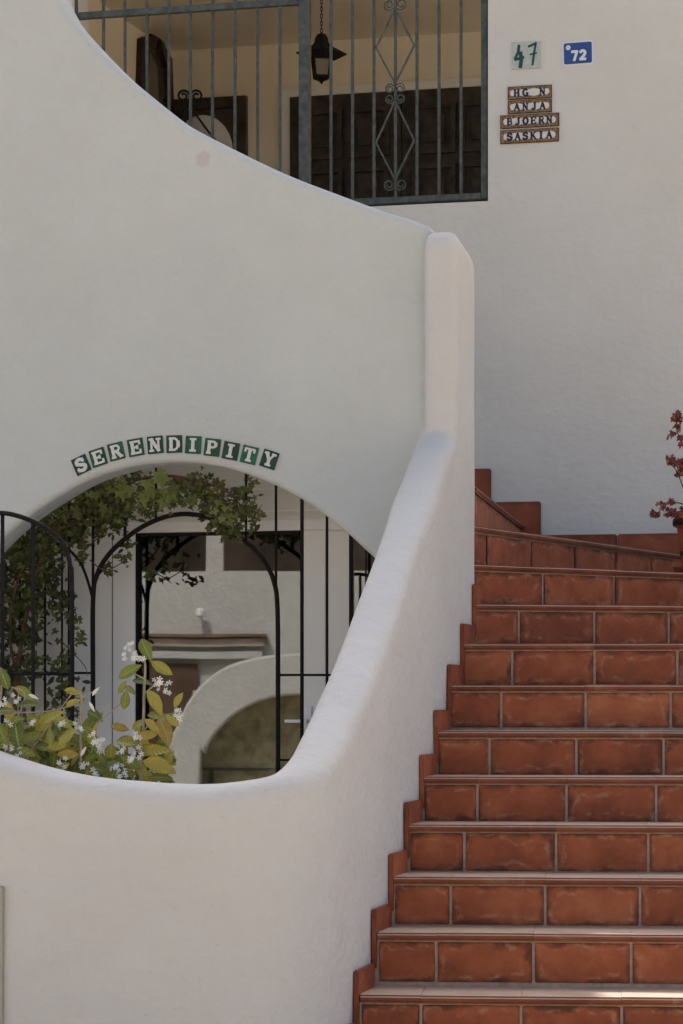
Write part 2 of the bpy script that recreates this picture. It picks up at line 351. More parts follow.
ZV = Vector((0, 0, 1))
RISE, TREAD_D = .171, .29
def zn(n): return -.983 + RISE * n + {0: .009, 1: .02, 2: .021, 3: .021, 4: .015, 5: .010, 6: .017, 7: .014, 8: .013}.get(n, .012)
ZG = zn(-3)
W = Plane(1.0, 14.6, 15)            # upper facade with the signs and the grille
A = Plane(.334, 11.34, 12)          # wall with the round arch
G = Plane(-.56, 12.38, 15)           # glass doors behind the arch
BK = Plane(-1.13, 18.5, 15)         # back wall of the porch
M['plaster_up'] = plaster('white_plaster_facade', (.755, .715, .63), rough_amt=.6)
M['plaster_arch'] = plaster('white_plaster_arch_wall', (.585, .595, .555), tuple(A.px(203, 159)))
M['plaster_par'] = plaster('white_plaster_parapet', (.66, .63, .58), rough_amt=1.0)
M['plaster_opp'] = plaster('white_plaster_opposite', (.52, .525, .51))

# ------------------------------------------------------------------ ground
bm = bmesh.new(); bmesh.ops.create_grid(bm, x_segments=1, y_segments=1, size=400, matrix=Matrix.Translation((0, 0, ZG)))
tag(obj('ground', bm, M['paving']), kind='structure')
bm = bmesh.new(); box(bm, Vector((-3.6, 9.9, ZG + .004)), Vector((1, 0, 0)), Vector((0, 1, 0)), ZV, 3.55, 4.5, zn(0) - ZG - .03)
tag(obj('terrace_floor', bm, mat('pale_terrace_tiles', (.68, .62, .54), .8, var=.08, bump=.2)), kind='structure')

# ------------------------------------------------------------------ the white house
house = empty('white_house', (1.0, 14.8, ZG)); tag(house, 'white plastered house behind the stairs with dark double door on a recessed porch', 'house')
t0 = W.s_at(72); t1, zb = W.sz(488, 201)
TL, TR, TSTEP = -9.0, 3.0, -.28
ZT1, ZT2, ZO, ZL = 9.6, 5.72, 4.75, 4.32
bm = bmesh.new(); th = .26
pbox(bm, W, TL, t0, ZG, ZO, -th, 0); pbox(bm, W, t1, TR, ZG, ZO, -th, 0); pbox(bm, W, t0, t1, ZG, zb, -th, 0); pbox(bm, W, t0, t1, ZL, ZO, -th, 0)
bmesh.ops.remove_doubles(bm, verts=bm.verts, dist=1e-4)
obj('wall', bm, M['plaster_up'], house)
bm = bmesh.new(); pbox(bm, W, TL, TSTEP, ZO, ZT1, -.5, 0); obj('shade_storey', bm, M['plaster_up'], house)  # unseen tall block added above the frame, sized to shade wall caps and steps
bm = bmesh.new(); pbox(bm, W, TSTEP, TR, ZO, ZT2, -.5, 0); obj('shade_storey', bm, M['plaster_up'], house)  # unseen lower block, stepped down so sun reaches the bottom step
# porch room behind the grille
DEP = (BK.o - W.o).dot(-W.n)
tb = W.s_at(487)
def Wt(p): return (p - W.o).dot(W.u)
tleft = Wt(BK.o)                                  # left wall of the porch
zflr = 2.0; zceil = BK.sz(330, 41)[1]
bm = bmesh.new()
pbox(bm, W, tleft - .2, 3.4, zflr, zceil + .3, -DEP - .2, -DEP); pbox(bm, W, tleft - .2, tleft, zflr, zceil, -DEP, -th - .003)
obj('porch_wall', bm, M['cream'], house)
bm = bmesh.new(); pbox(bm, W, tleft - .2, 1.7, zceil, zceil + .15, -DEP + .002, -th - .002); obj('porch_ceiling', bm, M['cream'], house)
bm = bmesh.new(); pbox(bm, W, tleft - .2, 2.8, zflr - .15, zflr, -DEP, -th - .002); obj('porch_floor', bm, M['paving'], house)
# dark double door
d0, zd = BK.sz(291, 98); d1 = d0 + 1.5
bm = bmesh.new(); f = .055
pbox(bm, BK, d0 - f, d0, zflr, zd + f, .002, .03); pbox(bm, BK, d1, d1 + f, zflr, zd + f, .002, .03); pbox(bm, BK, d0, d1, zd, zd + f, .002, .03)
obj('door_frame', bm, M['frame_white'], house)
for i in range(2):
    a0 = d0 + i * .75; bm = bmesh.new(); pbox(bm, BK, a0 + .004, a0 + .746, zflr, zd - .004, .002, .04)
    dr = obj('door', bm, M['darkwood'], house)
    bm = bmesh.new()
    for r0 in range(5):
        for c0 in range(2):
            x0 = a0 + .08 + c0 * .31; z0 = zd - .42 - r0 * .385
            for (qa, qb, za_, zb2_) in ((x0, x0 + .03, z0, z0 + .32), (x0 + .25, x0 + .28, z0, z0 + .32), (x0 + .0301, x0 + .2499, z0, z0 + .03), (x0 + .0301, x0 + .2499, z0 + .29, z0 + .32)):
                pbox(bm, BK, qa, qb, za_, zb2_, .0401, .07)
            pbox(bm, BK, x0 + .075, x0 + .205, z0 + .075, z0 + .245, .0401, .062)
    obj('panel', bm, M['darkwood'], dr)
# small dark framed window left of the door
e0, ze = BK.sz(176, 101); e1 = BK.s_at(248)
bm = bmesh.new(); pbox(bm, BK, e0, e0 + .06, zflr + .6, ze, .002, .05); pbox(bm, BK, e1 - .08, e1, zflr + .6, ze, .002, .05); pbox(bm, BK, e0 + .06, e1 - .08, ze - .07, ze, .002, .05); pbox(bm, BK, e0 + .06, e1 - .08, zflr + .6, zflr + .68, .002, .05)
wf = obj('window', bm, M['darkwood'], house)
bm = bmesh.new(); pbox(bm, BK, e0 + .06, e1 - .08, zflr + .68, ze - .07, .003, .012); obj('pane', bm, mat('dark_glass', (.07, .055, .045), .15), wf)
# ground-floor room with glass doors under the terrace
ZF = zn(0); gl0 = G.s_at(-60); gl1 = G.s_at(400); zl = G.sz(220, 532)[1]; ztop = 1.08
ga, gb, gc, gd = G.s_at(136), G.s_at(302), G.s_at(351), G.s_at(378)
bm = bmesh.new()
pbox(bm, G, -3.2, G.s_at(66), ZF, ztop, -.15, 0); pbox(bm, G, G.s_at(66), gl1, zl + .05, ztop, -.15, 0); pbox(bm, G, gl1, gl1 + .1, ZF, ztop, -.15, 0)
obj('wall', bm, M['plaster_up'], house)
bm = bmesh.new(); pbox(bm, G, -3.2, gl1 + .1, ztop, ztop + .1, -.9, .05); obj('terrace_roof', bm, M['plaster_up'], house)
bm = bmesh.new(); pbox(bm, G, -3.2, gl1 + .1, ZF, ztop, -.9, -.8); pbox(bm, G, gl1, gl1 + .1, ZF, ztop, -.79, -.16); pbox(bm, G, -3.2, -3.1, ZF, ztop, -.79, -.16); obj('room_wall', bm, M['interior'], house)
sd_ = empty('glass_door', G.pt(0, ZF)); sd_.parent = house; sd_.matrix_parent_inverse = Matrix.Translation(house.location).inverted()
def gpart(name, bm, m):
    o = obj(name, bm, m); o.parent = sd_; o.matrix_parent_inverse = Matrix.Translation(sd_.location).inverted(); return o
bm = bmesh.new(); fr = []
def gb_(a, b, z0, z1, d0, d1): pbox(bm, G, a, b, z0, z1, d0, d1)
g66 = G.s_at(66); g112 = G.s_at(113)
gb_(g66, g112 - .004, ZF, zl + .05, -.06, .0); gb_(g112 + .002, ga, ZF, zl, -.05, .012); gb_(g112 + .002, gl1, zl, zl + .05, -.05, .006)
gm = G.s_at(327)
gb_(gb, gm - .003, ZF, zl, -.05, .012); gb_(gm + .002, gc, ZF, zl, -.06, .0); gb_(gd, gl1, ZF, zl, -.05, .0)
gb_(ga, gb, ZF, ZF + .12, -.05, .010); gb_(gc, gd, ZF, ZF + .12, -.05, .010)
bevel(bm, .004, 1)
gpart('frame', bm, M['frame_white'])
bm = bmesh.new(); gb_(ga, ga + .007, ZF + .12, zl, -.03, .006); gb_(gb - .007, gb, ZF + .12, zl, -.03, .006); gb_(ga + .012, gb - .012, zl - .012, zl, -.03, .006); gb_(G.s_at(112), G.s_at(112) + .005, ZF, zl, -.03, -.001)
gpart('seal', bm, M['iron'])
bm = bmesh.new(); gb_(ga, gb, ZF + .12, zl, -.035, -.028); gpart('pane', bm, M['glass'])
bm = bmesh.new(); gb_(gc, gd, ZF + .12, zl, -.035, -.028); gpart('pane', bm, M['glass'])
bm = bmesh.new(); h0, hz = G.sz(304, 728); h1, hz1 = G.sz(313, 706)
gb_(h0 + .01, h1, hz, hz1, .0125, .022); sq(bm, G.pt(h0 + .02, hz + .03, .02), G.pt(h0 + .02, hz + .03, .06), .014); sq(bm, G.pt(h0 + .03, hz + .03, .06), G.pt(h0 - .07, hz + .03, .06), .014)
bevel(bm, .002, 1); gpart('handle', bm, M['enamel'])
# shutter box lines on the lintel
bm = bmesh.new()
for yy in (490, 512):
    z_ = G.sz(250, yy)[1]; pbox(bm, G, G.s_at(100), G.s_at(380), z_, z_ + .006, .0, .008)
gpart('shutter_box', bm, M['frame_white'])

# ------------------------------------------------------------------ wall with the round arch
top = [(-330, -420), (-150, -260), (-40, -150), (30, -60), (62, 2), (76, 24), (99, 49), (123, 73), (147, 93), (167, 109), (190, 126), (218, 141), (246, 155), (273, 168), (301, 180), (330, 191), (362, 203), (390, 213), (408, 218), (428, 226)]
top = smooth_curve(top, 4)
arch = [(376, 561), (364, 549), (341, 528), (309, 504), (277, 486), (244, 473), (212, 465), (180, 462), (146, 464), (117, 470), (88, 480), (59, 496), (29, 516), (0, 541), (-22, 568), (-40, 610), (-48, 670), (-50, 740)]
arch = [(392, 700), (392, 640), (387, 585)] + arch
arch = smooth_curve(arch, 3)
poly = [A.sz(*p) for p in top]
tr_ = A.s_at(433); zr = A.sz(433, 231)[1]
poly += [(tr_, zr - .02), (tr_, zr - .6), (tr_, .3), (tr_, -.5), (tr_, ZF)]
poly += [(A.s_at(392), ZF), (A.s_at(392), -.5)] + [A.sz(*p) for p in arch]
tl_ = A.s_at(-50); poly += [(tl_, -.6), (tl_, ZF), (-4.2, ZF), (-4.2, 2)]
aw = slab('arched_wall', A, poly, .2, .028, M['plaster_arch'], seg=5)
tag(aw, 'tall white plastered wall with sweeping curved top and round arched opening', 'wall')
# end pillar of that wall, beside the stairs: sweeps along the stair side
SX = lambda Y: .035 + .2155 * (Y - 9.28)          # stair-side face of the masonry
def soft_prism(name, ring, z0, ztopf, r, material, parent=None, zs=24):
    """vertical soft-edged block: ring = plan polygon (list of Vector2), ztopf(x,y) gives the top"""
    bm = bmesh.new(); n = len(ring); c = sum(ring, Vector((0, 0))) / n
    rows = []
    levels = [(0, 0)] + [(k / zs, 0) for k in range(1, zs)]
    for q, _ in levels:
        rows.append([bm.verts.new((p.x + .003 * noise.noise((p.x * 6, p.y * 6, q * 9)), p.y + .003 * noise.noise((p.x * 6 + 9, p.y * 6, q * 9)), z0 + (ztopf(p.x, p.y) - r - z0) * q)) for p in ring])
    for k in range(0, 7):
        a = math.pi / 2 * k / 6; ins = 1 - math.cos(a)
        rows.append([bm.verts.new((p.x + (c - p).normalized().x * r * ins, p.y + (c - p).normalized().y * r * ins, ztopf(p.x, p.y) - r + r * math.sin(a))) for p in ring])
    for a, b in zip(rows[:-1], rows[1:]):
        for i in range(n): bm.faces.new((a[i], a[(i + 1) % n], b[(i + 1) % n], b[i])).smooth = True
    f = bm.faces.new(rows[-1]); f.smooth = True; bm.faces.new(rows[0][::-1])
    return obj(name, bm, material, parent)
def round_ring(pts, r, k=5):
    out = []; n = len(pts)
    for i in range(n):
        a, b, c = Vector(pts[i - 1]), Vector(pts[i]), Vector(pts[(i + 1) % n])
        p = b + (a - b).normalized() * r; q = b + (c - b).normalized() * r
        for j in range(k + 1):
            t = j / k; out.append(p * (1 - t) ** 2 + b * 2 * t * (1 - t) + q * t * t)
    return out
yp0, yp1 = 11.25, 11.72
ring = round_ring([(SX(yp0) - .128, yp0 + .02), (SX(yp0), yp0), (SX(yp1), yp1), (SX(yp1) - .20, yp1 + .02)], .04)
pil = soft_prism('pillar', ring, ZG, lambda x, y: 1.885 - .06 * max(0, (y - 11.3)) / .7, .075, M['plaster_par'])

# ------------------------------------------------------------------ low parapet: planter front sweeping up along the stairs
path = []
FS = .268; FL = lambda X: 8.75 - FS * (X + .2)
I = Vector((-.0857, 8.72))
def zfront(X):
    px = CX + F * X / FL(X)
    tab = [(-400, 690), (-200, 700), (-100, 715), (-40, 742), (0, 757), (20, 764), (60, 774), (100, 780), (150, 784), (200, 786), (400, 788)]
    for (a, ya), (b, yb) in zip(tab[:-1], tab[1:]):
        if px <= b: break
    t = max(0, min(1, (px - a) / (b - a))); return -((ya + (yb - ya) * t) - HY) * (FL(X) + .09) / F
ZS = [(8.7, -.262), (8.92, -.215), (9.1, -.15), (9.28, -.07), (9.57, .07), (9.9, .25), (10.38, .55), (10.89, .865), (11.26, 1.08), (11.5, 1.22)]
def zstair(Y):
    if Y <= ZS[0][0]: return ZS[0][1]
    for (a, za), (b, zb_) in zip(ZS[:-1], ZS[1:]):
        if Y <= b: break
    t = (Y - a) / (b - a); return za + (zb_ - za) * t
X = -1.52
while X < I.x - .38: path.append((X, FL(X), zfront(X))); X += .05
pa = Vector((I.x - .38, FL(I.x - .38))); ddir = Vector((.2155, 1)).normalized(); pb = I + ddir * .38
for k in range(0, 13):
    t = k / 12; q = pa * (1 - t) ** 2 + I * 2 * t * (1 - t) + pb * t * t
    za = zfront(pa.x); zb2 = zstair(pb.y); path.append((q.x, q.y, za + (zb2 - za) * t * t))
Y = pb.y + .05
while Y < 11.36: path.append((SX(Y), Y, zstair(Y))); Y += .05
# smooth heights
zsm = [p[2] for p in path]
for _ in range(12): zsm = [zsm[0]] + [(zsm[i - 1] + 2 * zsm[i] + zsm[i + 1]) / 4 for i in range(1, len(zsm) - 1)] + [zsm[-1]]
T = .165; rc = .062
sec = [(0, -99)] + [(0, -k) for k in (1.0, .8, .6, .45, .3, .22, .16, .11)]
for k in range(0, 9):
    a = math.pi / 2 * k / 8; sec.append((rc * (1 - math.cos(a)), -rc + rc * math.sin(a)))
sec += [(T / 2, .004)]
for k in range(8, -1, -1):
    a = math.pi / 2 * k / 8; sec.append((T - rc * (1 - math.cos(a)), -rc + rc * math.sin(a)))
sec += [(T, -.2), (T, -.5), (T, -99)]
bm = bmesh.new(); rows = []
for i, (x, y, _) in enumerate(path):
    a = Vector(path[max(0, i - 1)][:2]); b = Vector(path[min(len(path) - 1, i + 1)][:2]); d = (b - a).normalized(); nn = Vector((-d.y, d.x))
    row = []
    for (o_, dz) in sec:
        z = ZG if dz == -99 else max(ZG + .01, zsm[i] + dz)
        nzv = noise.noise((x * 3.1, y * 3.1, z * 3.1)) * .007 + noise.noise((x * 9, y * 9, z * 9)) * .003
        p = Vector((x, y)) + nn * (o_ + nzv * (1 if o_ < T / 2 else -1)); row.append(bm.verts.new((p.x, p.y, z + (nzv * .8 if dz > -rc - .001 else 0))))
    rows.append(row)
for a, b in zip(rows[:-1], rows[1:]):
    for k in range(len(sec)): bm.faces.new((a[k], b[k], b[(k + 1) % len(sec)], a[(k + 1) % len(sec)])).smooth = True
bm.faces.new(rows[0]); bm.faces.new(rows[-1][::-1])
bm.from_mesh(pil.data); pm = pil.data; bpy.data.objects.remove(pil); bpy.data.meshes.remove(pm)
bmesh.ops.recalc_face_normals(bm, faces=bm.faces)
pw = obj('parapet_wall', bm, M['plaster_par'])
md_ = pw.modifiers.new('remesh', 'REMESH'); md_.mode = 'VOXEL'; md_.voxel_size = .013; md_.use_smooth_shade = True
md_ = pw.modifiers.new('smooth', 'SMOOTH'); md_.factor = .5; md_.iterations = 6
tag(pw, 'low white plastered parapet with rounded top sweeping up beside the stairs to a pillar', 'wall')

# beige box edge at lower left
FP = Plane(-.2, 8.75, 15)
bm = bmesh.new(); t_, z_ = FP.sz(4.5, 886); pbox(bm, FP, t_ - .45, t_, z_ - .8, z_, -.05, .022); bevel(bm, .006, 2)
mb_ = obj('meter_box', bm, M['beige_box']); tag(mb_, 'beige cupboard box set in the low wall at its far left', 'cupboard')
bm = bmesh.new(); pbox(bm, FP, t_ - .42, t_ - .03, z_ - .77, z_ - .03, .0222, .028); obj('box_door', bm, M['beige_box'], mb_)

# ------------------------------------------------------------------ staircase
stairs = empty('tiled_staircase', (1.1, 9.28, ZG)); tag(stairs, 'terracotta tiled staircase climbing and turning left behind the white pillar', 'staircase')
def tile_bm(): 
    bm = bmesh.new(); bm.loops.layers.uv.new('UVMap'); bm.loops.layers.float_color.new('tone'); return bm
def add_tile(bm, o, ux, uy, uz, a, b, c, bev=.003, long_only=False):
    """tile: ux along, uz the other visible direction, uy thickness; UV over (ux,uz)"""
    t = bmesh.new(); box(t, Vector((0, 0, 0)), Vector((1, 0, 0)), Vector((0, 1, 0)), ZV, a, b, c)
    bmesh.ops.bevel(t, geom=[e for e in t.edges if (not long_only or abs(e.verts[0].co.x - e.verts[1].co.x) > 1e-4)], offset=bev, segments=3 if long_only else 2, affect='EDGES', clamp_overlap=True)
    bmesh.ops.recalc_face_normals(t, faces=t.faces)
    uvl = bm.loops.layers.uv[0]; cl = bm.loops.layers.float_color[0]; tone = (random.random(), random.random(), random.random(), 1)
    mp = {}
    for v in t.verts: mp[v.index] = bm.verts.new(o + ux * v.co.x + uy * v.co.y + uz * v.co.z)
    for f in t.faces:
        try: nf = bm.faces.new([mp[v.index] for v in f.verts])
        except ValueError: continue
        for l, v in zip(nf.loops, f.verts):
            l[uvl].uv = (v.co.x / a, v.co.z / c); l[cl] = tone
    t.free()
def lin(a, b, joints, d):          # split distances
    return
XR = 2.35
lines = {}
for n in range(-2, 8):
    a = Vector((.061 + .0607 * n, 9.28 + .29 * n)); k = -.085
    lines[n] = (a, Vector((XR, a.y + k * (XR - a.x))))
PV = Vector((.553, 11.68))
lines[8] = (Vector((.5466, 11.60)), Vector((XR, 12.05)))
lines[9] = (Vector((.5530, 11.72)), Vector((XR, 13.15)))
def Wxy(X): return 14.6 - math.tan(R(15)) * (X - 1.0)
lines[10] = (Vector((.567, 11.90)), Vector((1.80, Wxy(1.80))))
lines[11] = (Vector((.572, 11.93)), Vector((.955, Wxy(.955))))
lines[12] = (Vector((.505, 11.97)), Vector((.66, Wxy(.66))))
lines[13] = (Vector((.42, 11.97)), Vector((.36, Wxy(.36))))
jpx = {8: None, 9: [546, 617, 690, 762], 10: [490, 535, 578, 619, 655], 11: [], 12: []}
def s_on(a, b, px):
    k = (px - CX) / F; d = (b - a).normalized(); return (k * a.y - a.x) / (d.x - k * d.y)
NT = .026                           # nosing tile thickness
for n in range(-2, 13):
    a, b = lines[n]; d = (b - a).normalized(); L = (b - a).length; d3 = Vector((d.x, d.y, 0)); out = Vector((d.y, -d.x, 0))   # out = towards the climber
    z = zn(n); a3 = Vector((a.x, a.y, 0)); na, nb = lines[n + 1]
    # concrete core
    bm = bmesh.new(); q = [a3 - out * .022 - d3 * (.03 if n < 8 else 0), Vector((b.x, b.y, 0)) - out * .022, Vector((nb.x, nb.y, 0)) - out * .04, Vector((na.x, na.y, 0)) - out * .04 - d3 * (.03 if n < 7 else 0)]
    zb_ = z - RISE - .02 if n < 12 else z - .15
    if n <= 11:
        if n > -2: zb_ = max(ZG, z - RISE - .1)
        else: zb_ = ZG
    lo = [bm.verts.new(p + ZV * zb_) for p in q]; hi = [bm.verts.new(p + ZV * (z - NT)) for p in q]
    bm.faces.new(lo[::-1]); bm.faces.new(hi)
    for i in range(4): bm.faces.new((lo[i], lo[(i + 1) % 4], hi[(i + 1) % 4], hi[i]))
    st = obj('step', bm, M['grout'])
    st.parent = stairs; st.matrix_parent_inverse = Matrix.Translation(stairs.location).inverted()
    # joints
    if n <= 8: js = [.2 + .33 * k for k in range(0, 12)]
    else: js = [s_on(a, b, p) for p in jpx[n]]
    js = [0] + [j for j in js if j < L - .03] + [L]
    bm = tile_bm(); g = .0048
    for j0, j1 in zip(js[:-1], js[1:]):
        jit = random.uniform(-.0010, .0010)
        o_ = a3 + d3 * (j0 + g) - out * (.022) + ZV * (z - RISE + .004)
        add_tile(bm, o_, d3, out, ZV, j1 - j0 - 2 * g, .006 + jit, RISE - NT - .010, .0025)
    o1 = obj('riser_tiles', bm, M['terra'], st)
    # tread / nosing tiles, one row with rounded fronts
    bm = tile_bm(); dep = .33 if n < 8 else .16
    for j0, j1 in zip(js[:-1], js[1:]):
        o_ = a3 + d3 * (j0 + .0004) - out * dep + ZV * (z - NT + random.uniform(-.0008, .0008))
        if n < 8: add_tile(bm, o_ , d3, ZV, out, j1 - j0 - .0008, NT, dep, .008, True)
        else: add_tile(bm, o_ , d3, ZV, out, j1 - j0 - .0008, NT, dep, .008, True)
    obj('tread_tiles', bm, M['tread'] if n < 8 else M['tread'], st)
# stepped skirting on the parapet face
bm = tile_bm(); sdir = Vector((.2155, 1, 0)).normalized(); sn = Vector((sdir.y, -sdir.x, 0))
def spt(Y, off=0): return Vector((SX(Y), Y, 0)) + sn * off
for n in range(-2, 9):
    y0 = lines[n][0].y + .0; L_ = .275
    if n == 8: L_ = .12
    add_tile(bm, spt(y0 + .005, .003) + ZV * (zn(n) - RISE + .05), sdir, sn, ZV, L_ , .017, .080 + RISE - .05, .003)
    if n > -2:
        add_tile(bm, spt(y0 - .0, .003) + ZV * (zn(n) - RISE + .02 - NT), sdir, sn, ZV, .10, .0165, RISE - .02, .004) if False else None
obj('skirting', bm, M['skirt'], stairs)
# skirting along the facade for the winders
bm = tile_bm()
def wsk(X0, X1, z0, z1):
    ta = (X0 - W.o.x) / W.u.x; tb_ = (X1 - W.o.x) / W.u.x
    add_tile(bm, W.pt(ta, z0, .002), W.u, W.n, ZV, tb_ - ta, .016, z1 - z0, .006)
wsk(1.04, 1.42, zn(9), zn(10) + .115); wsk(1.424, 1.82, zn(9), zn(10) + .115); wsk(1.824, 2.3, zn(8), zn(9) + .12)
wsk(.80, 1.036, zn(10), zn(11) + .12); wsk(.40, .782, zn(11), zn(12) + .125)
obj('skirting', bm, M['skirt'], stairs)
# stringer body under the right end, low white side wall out of frame
bm = bmesh.new(); prof_ = [(8.55, ZG), (14.0, ZG), (14.0, zn(9) + .3), (12.3, zn(9) + .3), (11.6, zn(8) + .22), (8.75, zn(-2) + .25), (8.55, zn(-2) + .2)]
f0 = bm.faces.new([bm.verts.new((XR + .01, y_, z_)) for y_, z_ in prof_]); e_ = bmesh.ops.extrude_face_region(bm, geom=[f0])
for v in [g_ for g_ in e_['geom'] if isinstance(g_, bmesh.types.BMVert)]: v.co.x += .16
bevel(bm, .02, 2)
tag(obj('side_wall', bm, M['plaster_par']), 'low white wall closing the right side of the stairs', 'wall')

# ------------------------------------------------------------------ upper grille
gr = empty('window_grille', W.pt(0, zb)); tag(gr, 'grey green wrought iron grille with diamonds and scrolls across the upper porch opening', 'grille')
GP = W.off(-.06); DG = 0
def gpt(px, py): return GP.px(px, py)
def grpart(name, bm, smooth=False):
    o = obj(name, bm, M['iron_grey'], smooth=smooth); o.parent = gr; o.matrix_parent_inverse = Matrix.Translation(gr.location).inverted(); return o
tR = GP.s_at(484.5); zB = GP.sz(484.5, 196.5)[1]; tP = GP.s_at(305); tLft = GP.s_at(77); zR = GP.sz(190, 9)[1]; ZTG = ZL - .01
bm = bmesh.new()
pbox(bm, GP, tR - .015, tR + .018, zB - .015, ZTG, -.02, .02)
pbox(bm, GP, tLft, tR - .016, zB - .016, zB + .018, -.019, .019)
pbox(bm, GP, tLft - .03, tLft, zB - .016, ZTG, -.02, .02)
pbox(bm, GP, tLft + .001, tP - .031, zR - .018, zR + .018, -.018, .018)
bevel(bm, .003, 1); grpart('frame', bm)
bm = bmesh.new(); pbox(bm, GP, tP - .028, tP + .028, zB + .019, ZTG, -.028, .028); bevel(bm, .004, 1); grpart('post', bm)
def bar(px, z0=None, z1=None, ww=.0145):
    t = GP.s_at(px); bm = bmesh.new(); sq(bm, GP.pt(t, z0 if z0 is not None else zB + .018), GP.pt(t, z1 or ZTG), ww, up=Vector((GP.n.x, GP.n.y, 0))); bevel(bm, .002, 1); grpart('bar', bm)
for px in (103.5, 125, 147, 169, 190.5, 212.5, 235, 257.6, 280): bar(px)
for px in (331, 352.5, 374, 395.5, 417, 439, 461): bar(px)
# diamonds and scrolls on the middle bar
cx = GP.s_at(395.5); hw = GP.s_at(415) - cx
def zpx(py): return GP.sz(395.5, py)[1]
for (ytop, ymid, ybot) in ((8, 47, 84), (101, 142, 180)):
    bm = bmesh.new()
    for sgn in (-1, 1):
        pts = [(cx, zpx(ytop)), (cx + sgn * hw * .98, zpx(ymid)), (cx, zpx(ybot))]
        for p, q in zip(pts[:-1], pts[1:]): sq(bm, GP.pt(p[0], p[1], .009), GP.pt(q[0], q[1], .009), .009, up=Vector((GP.n.x, GP.n.y, 0)))
    grpart('diamond', bm)
def scroll(bm, c, z, sx, sz, r=.03, out=.01):
    pts = []
    for k in range(26):
        a = k / 25 * 1.55 * 2 * math.pi; rr = r * (1 - .72 * k / 25)
        # starts at the bar, curls outward
        pts.append(GP.pt(c + sx * (r * 1.02 - rr * math.cos(a)), z + sz * (rr * math.sin(a)), out))
    tube(bm, pts, .0042, 6)
for sx in (-1, 1):
    for yy, sz_, r_ in ((5, -1, .032), (89, 1, .028), (99, -1, .028), (185, -1, .032), (-5, 1, .032)):
        bm = bmesh.new(); scroll(bm, cx, zpx(yy), sx, sz_, r_); grpart('scroll', bm, True)

# ------------------------------------------------------------------ hanging lantern
LY = 16.4; lc = P(321.5, 60, LY); px_m = LY / F
lan = empty('hanging_lantern', lc); tag(lan, 'black iron lantern with flared roof hanging on a chain in the porch', 'lantern')
def lpart(name, bm, m, smooth=False):
    o = obj(name, bm, m, smooth=smooth); o.parent = lan; o.matrix_parent_inverse = Matrix.Translation(lan.location).inverted(); return o
def lz(py): return (60 - py) * px_m
bm = bmesh.new(); z = lz(36); i = 0
zc = (zceil - lc.z)
while z < zc:
    pts = []; ax = Vector((1, 0, 0)) if i % 2 else Vector((0, 1, 0))
    for k in range(11): a = 2 * math.pi * k / 10; pts.append(lc + ax * (.007 * math.cos(a)) + ZV * (z + .011 + .014 * math.sin(a)))
    tube(bm, pts, .0025, 5, cap=False); z += .021; i += 1
lpart('chain', bm, M['iron'], True)
bm = bmesh.new(); a0 = .12
lathe(bm, [(.005, lz(33)), (.028, lz(34.5)), (.03, lz(36)), (.036, lz(37)), (.042, lz(42)), (.05, lz(44)), (.052, lz(45)), (.150, lz(53)), (.150, lz(54)), (.08, lz(60)), (.07, lz(60))], lc, 4, a0=a0)
lpart('roof', bm, M['iron'])
bm = bmesh.new(); rt, rb_ = .076, .056; a0 = .9
for k in range(4):
    a = a0 + math.pi / 2 * k; v = Vector((math.cos(a), math.sin(a), 0)); v2 = Vector((math.cos(a + math.pi / 2), math.sin(a + math.pi / 2), 0))
    tp = lc + v * rt + ZV * lz(48); bt = lc + v * rb_ + ZV * lz(77); sq(bm, tp, bt, .010)
    sq(bm, bt, lc + v2 * rb_ + ZV * lz(77), .012); sq(bm, tp, lc + v2 * rt + ZV * lz(48), .010)
lathe(bm, [(.052, lz(77)), (.054, lz(78.5)), (.02, lz(81)), (.008, lz(83)), (.004, lz(84))], lc, 4, a0=a0)
lpart('cage', bm, M['iron'])
bm = bmesh.new(); lathe(bm, [(rb_ - .006, lz(76.5)), (rt - .006, lz(49))], lc, 4, a0=a0); lpart('glass', bm, M['lampglass'])

# ------------------------------------------------------------------ carved mirror on the porch's left wall
C0 = BK.o; back = Vector((math.sin(R(15)), math.cos(R(15)), 0)); side = W.u
def lw(s, z, o=0): return Vector((C0.x, C0.y, 0)) - back * s + side * o + ZV * z
def ring_obj(pts_out, inset, d0, d1):
    bm = bmesh.new(); n = len(pts_out); cs = sum(p[0] for p in pts_out) / n; cz = sum(p[1] for p in pts_out) / n
    inn = [(cs + (p[0] - cs) * inset[0], cz + (p[1] - cz) * inset[1]) for p in pts_out]
    A_, B_, C_, D_ = [[bm.verts.new(lw(p[0], p[1], dd)) for p in L] for L, dd in ((pts_out, d0), (pts_out, d1), (inn, d1 + .012), (inn, d0))]
    for i in range(n):
        j = (i + 1) % n
        for X_, Y_ in ((A_, B_), (B_, C_), (C_, D_), (D_, A_)): bm.faces.new((X_[i], X_[j], Y_[j], Y_[i]))
    return bm
mz0, mz1 = 3.25, 4.20
outl = [(.08, mz0), (.20, mz0 - .05), (.36, mz0 - .09), (.52, mz0 - .05), (.66, mz0), (.70, 3.5), (.665, 3.7), (.69, 3.9), (.66, mz1), (.58, mz1 + .03), (.50, mz1 + .05), (.44, mz1 + .15), (.36, mz1 + .19), (.28, mz1 + .15), (.22, mz1 + .05), (.14, mz1 + .03), (.06, mz1), (.03, 3.9), (.055, 3.7), (.02, 3.5)]
mir = empty('wall_mirror', lw(.36, mz0)); tag(mir, 'dark carved mirror frame hanging on the porch side wall', 'mirror')
def mpart(name, bm, m):
    o = obj(name, bm, m); o.parent = mir; o.matrix_parent_inverse = Matrix.Translation(mir.location).inverted()
mpart('frame', ring_obj(outl, (.66, .78), .001, .04), M['carved'])
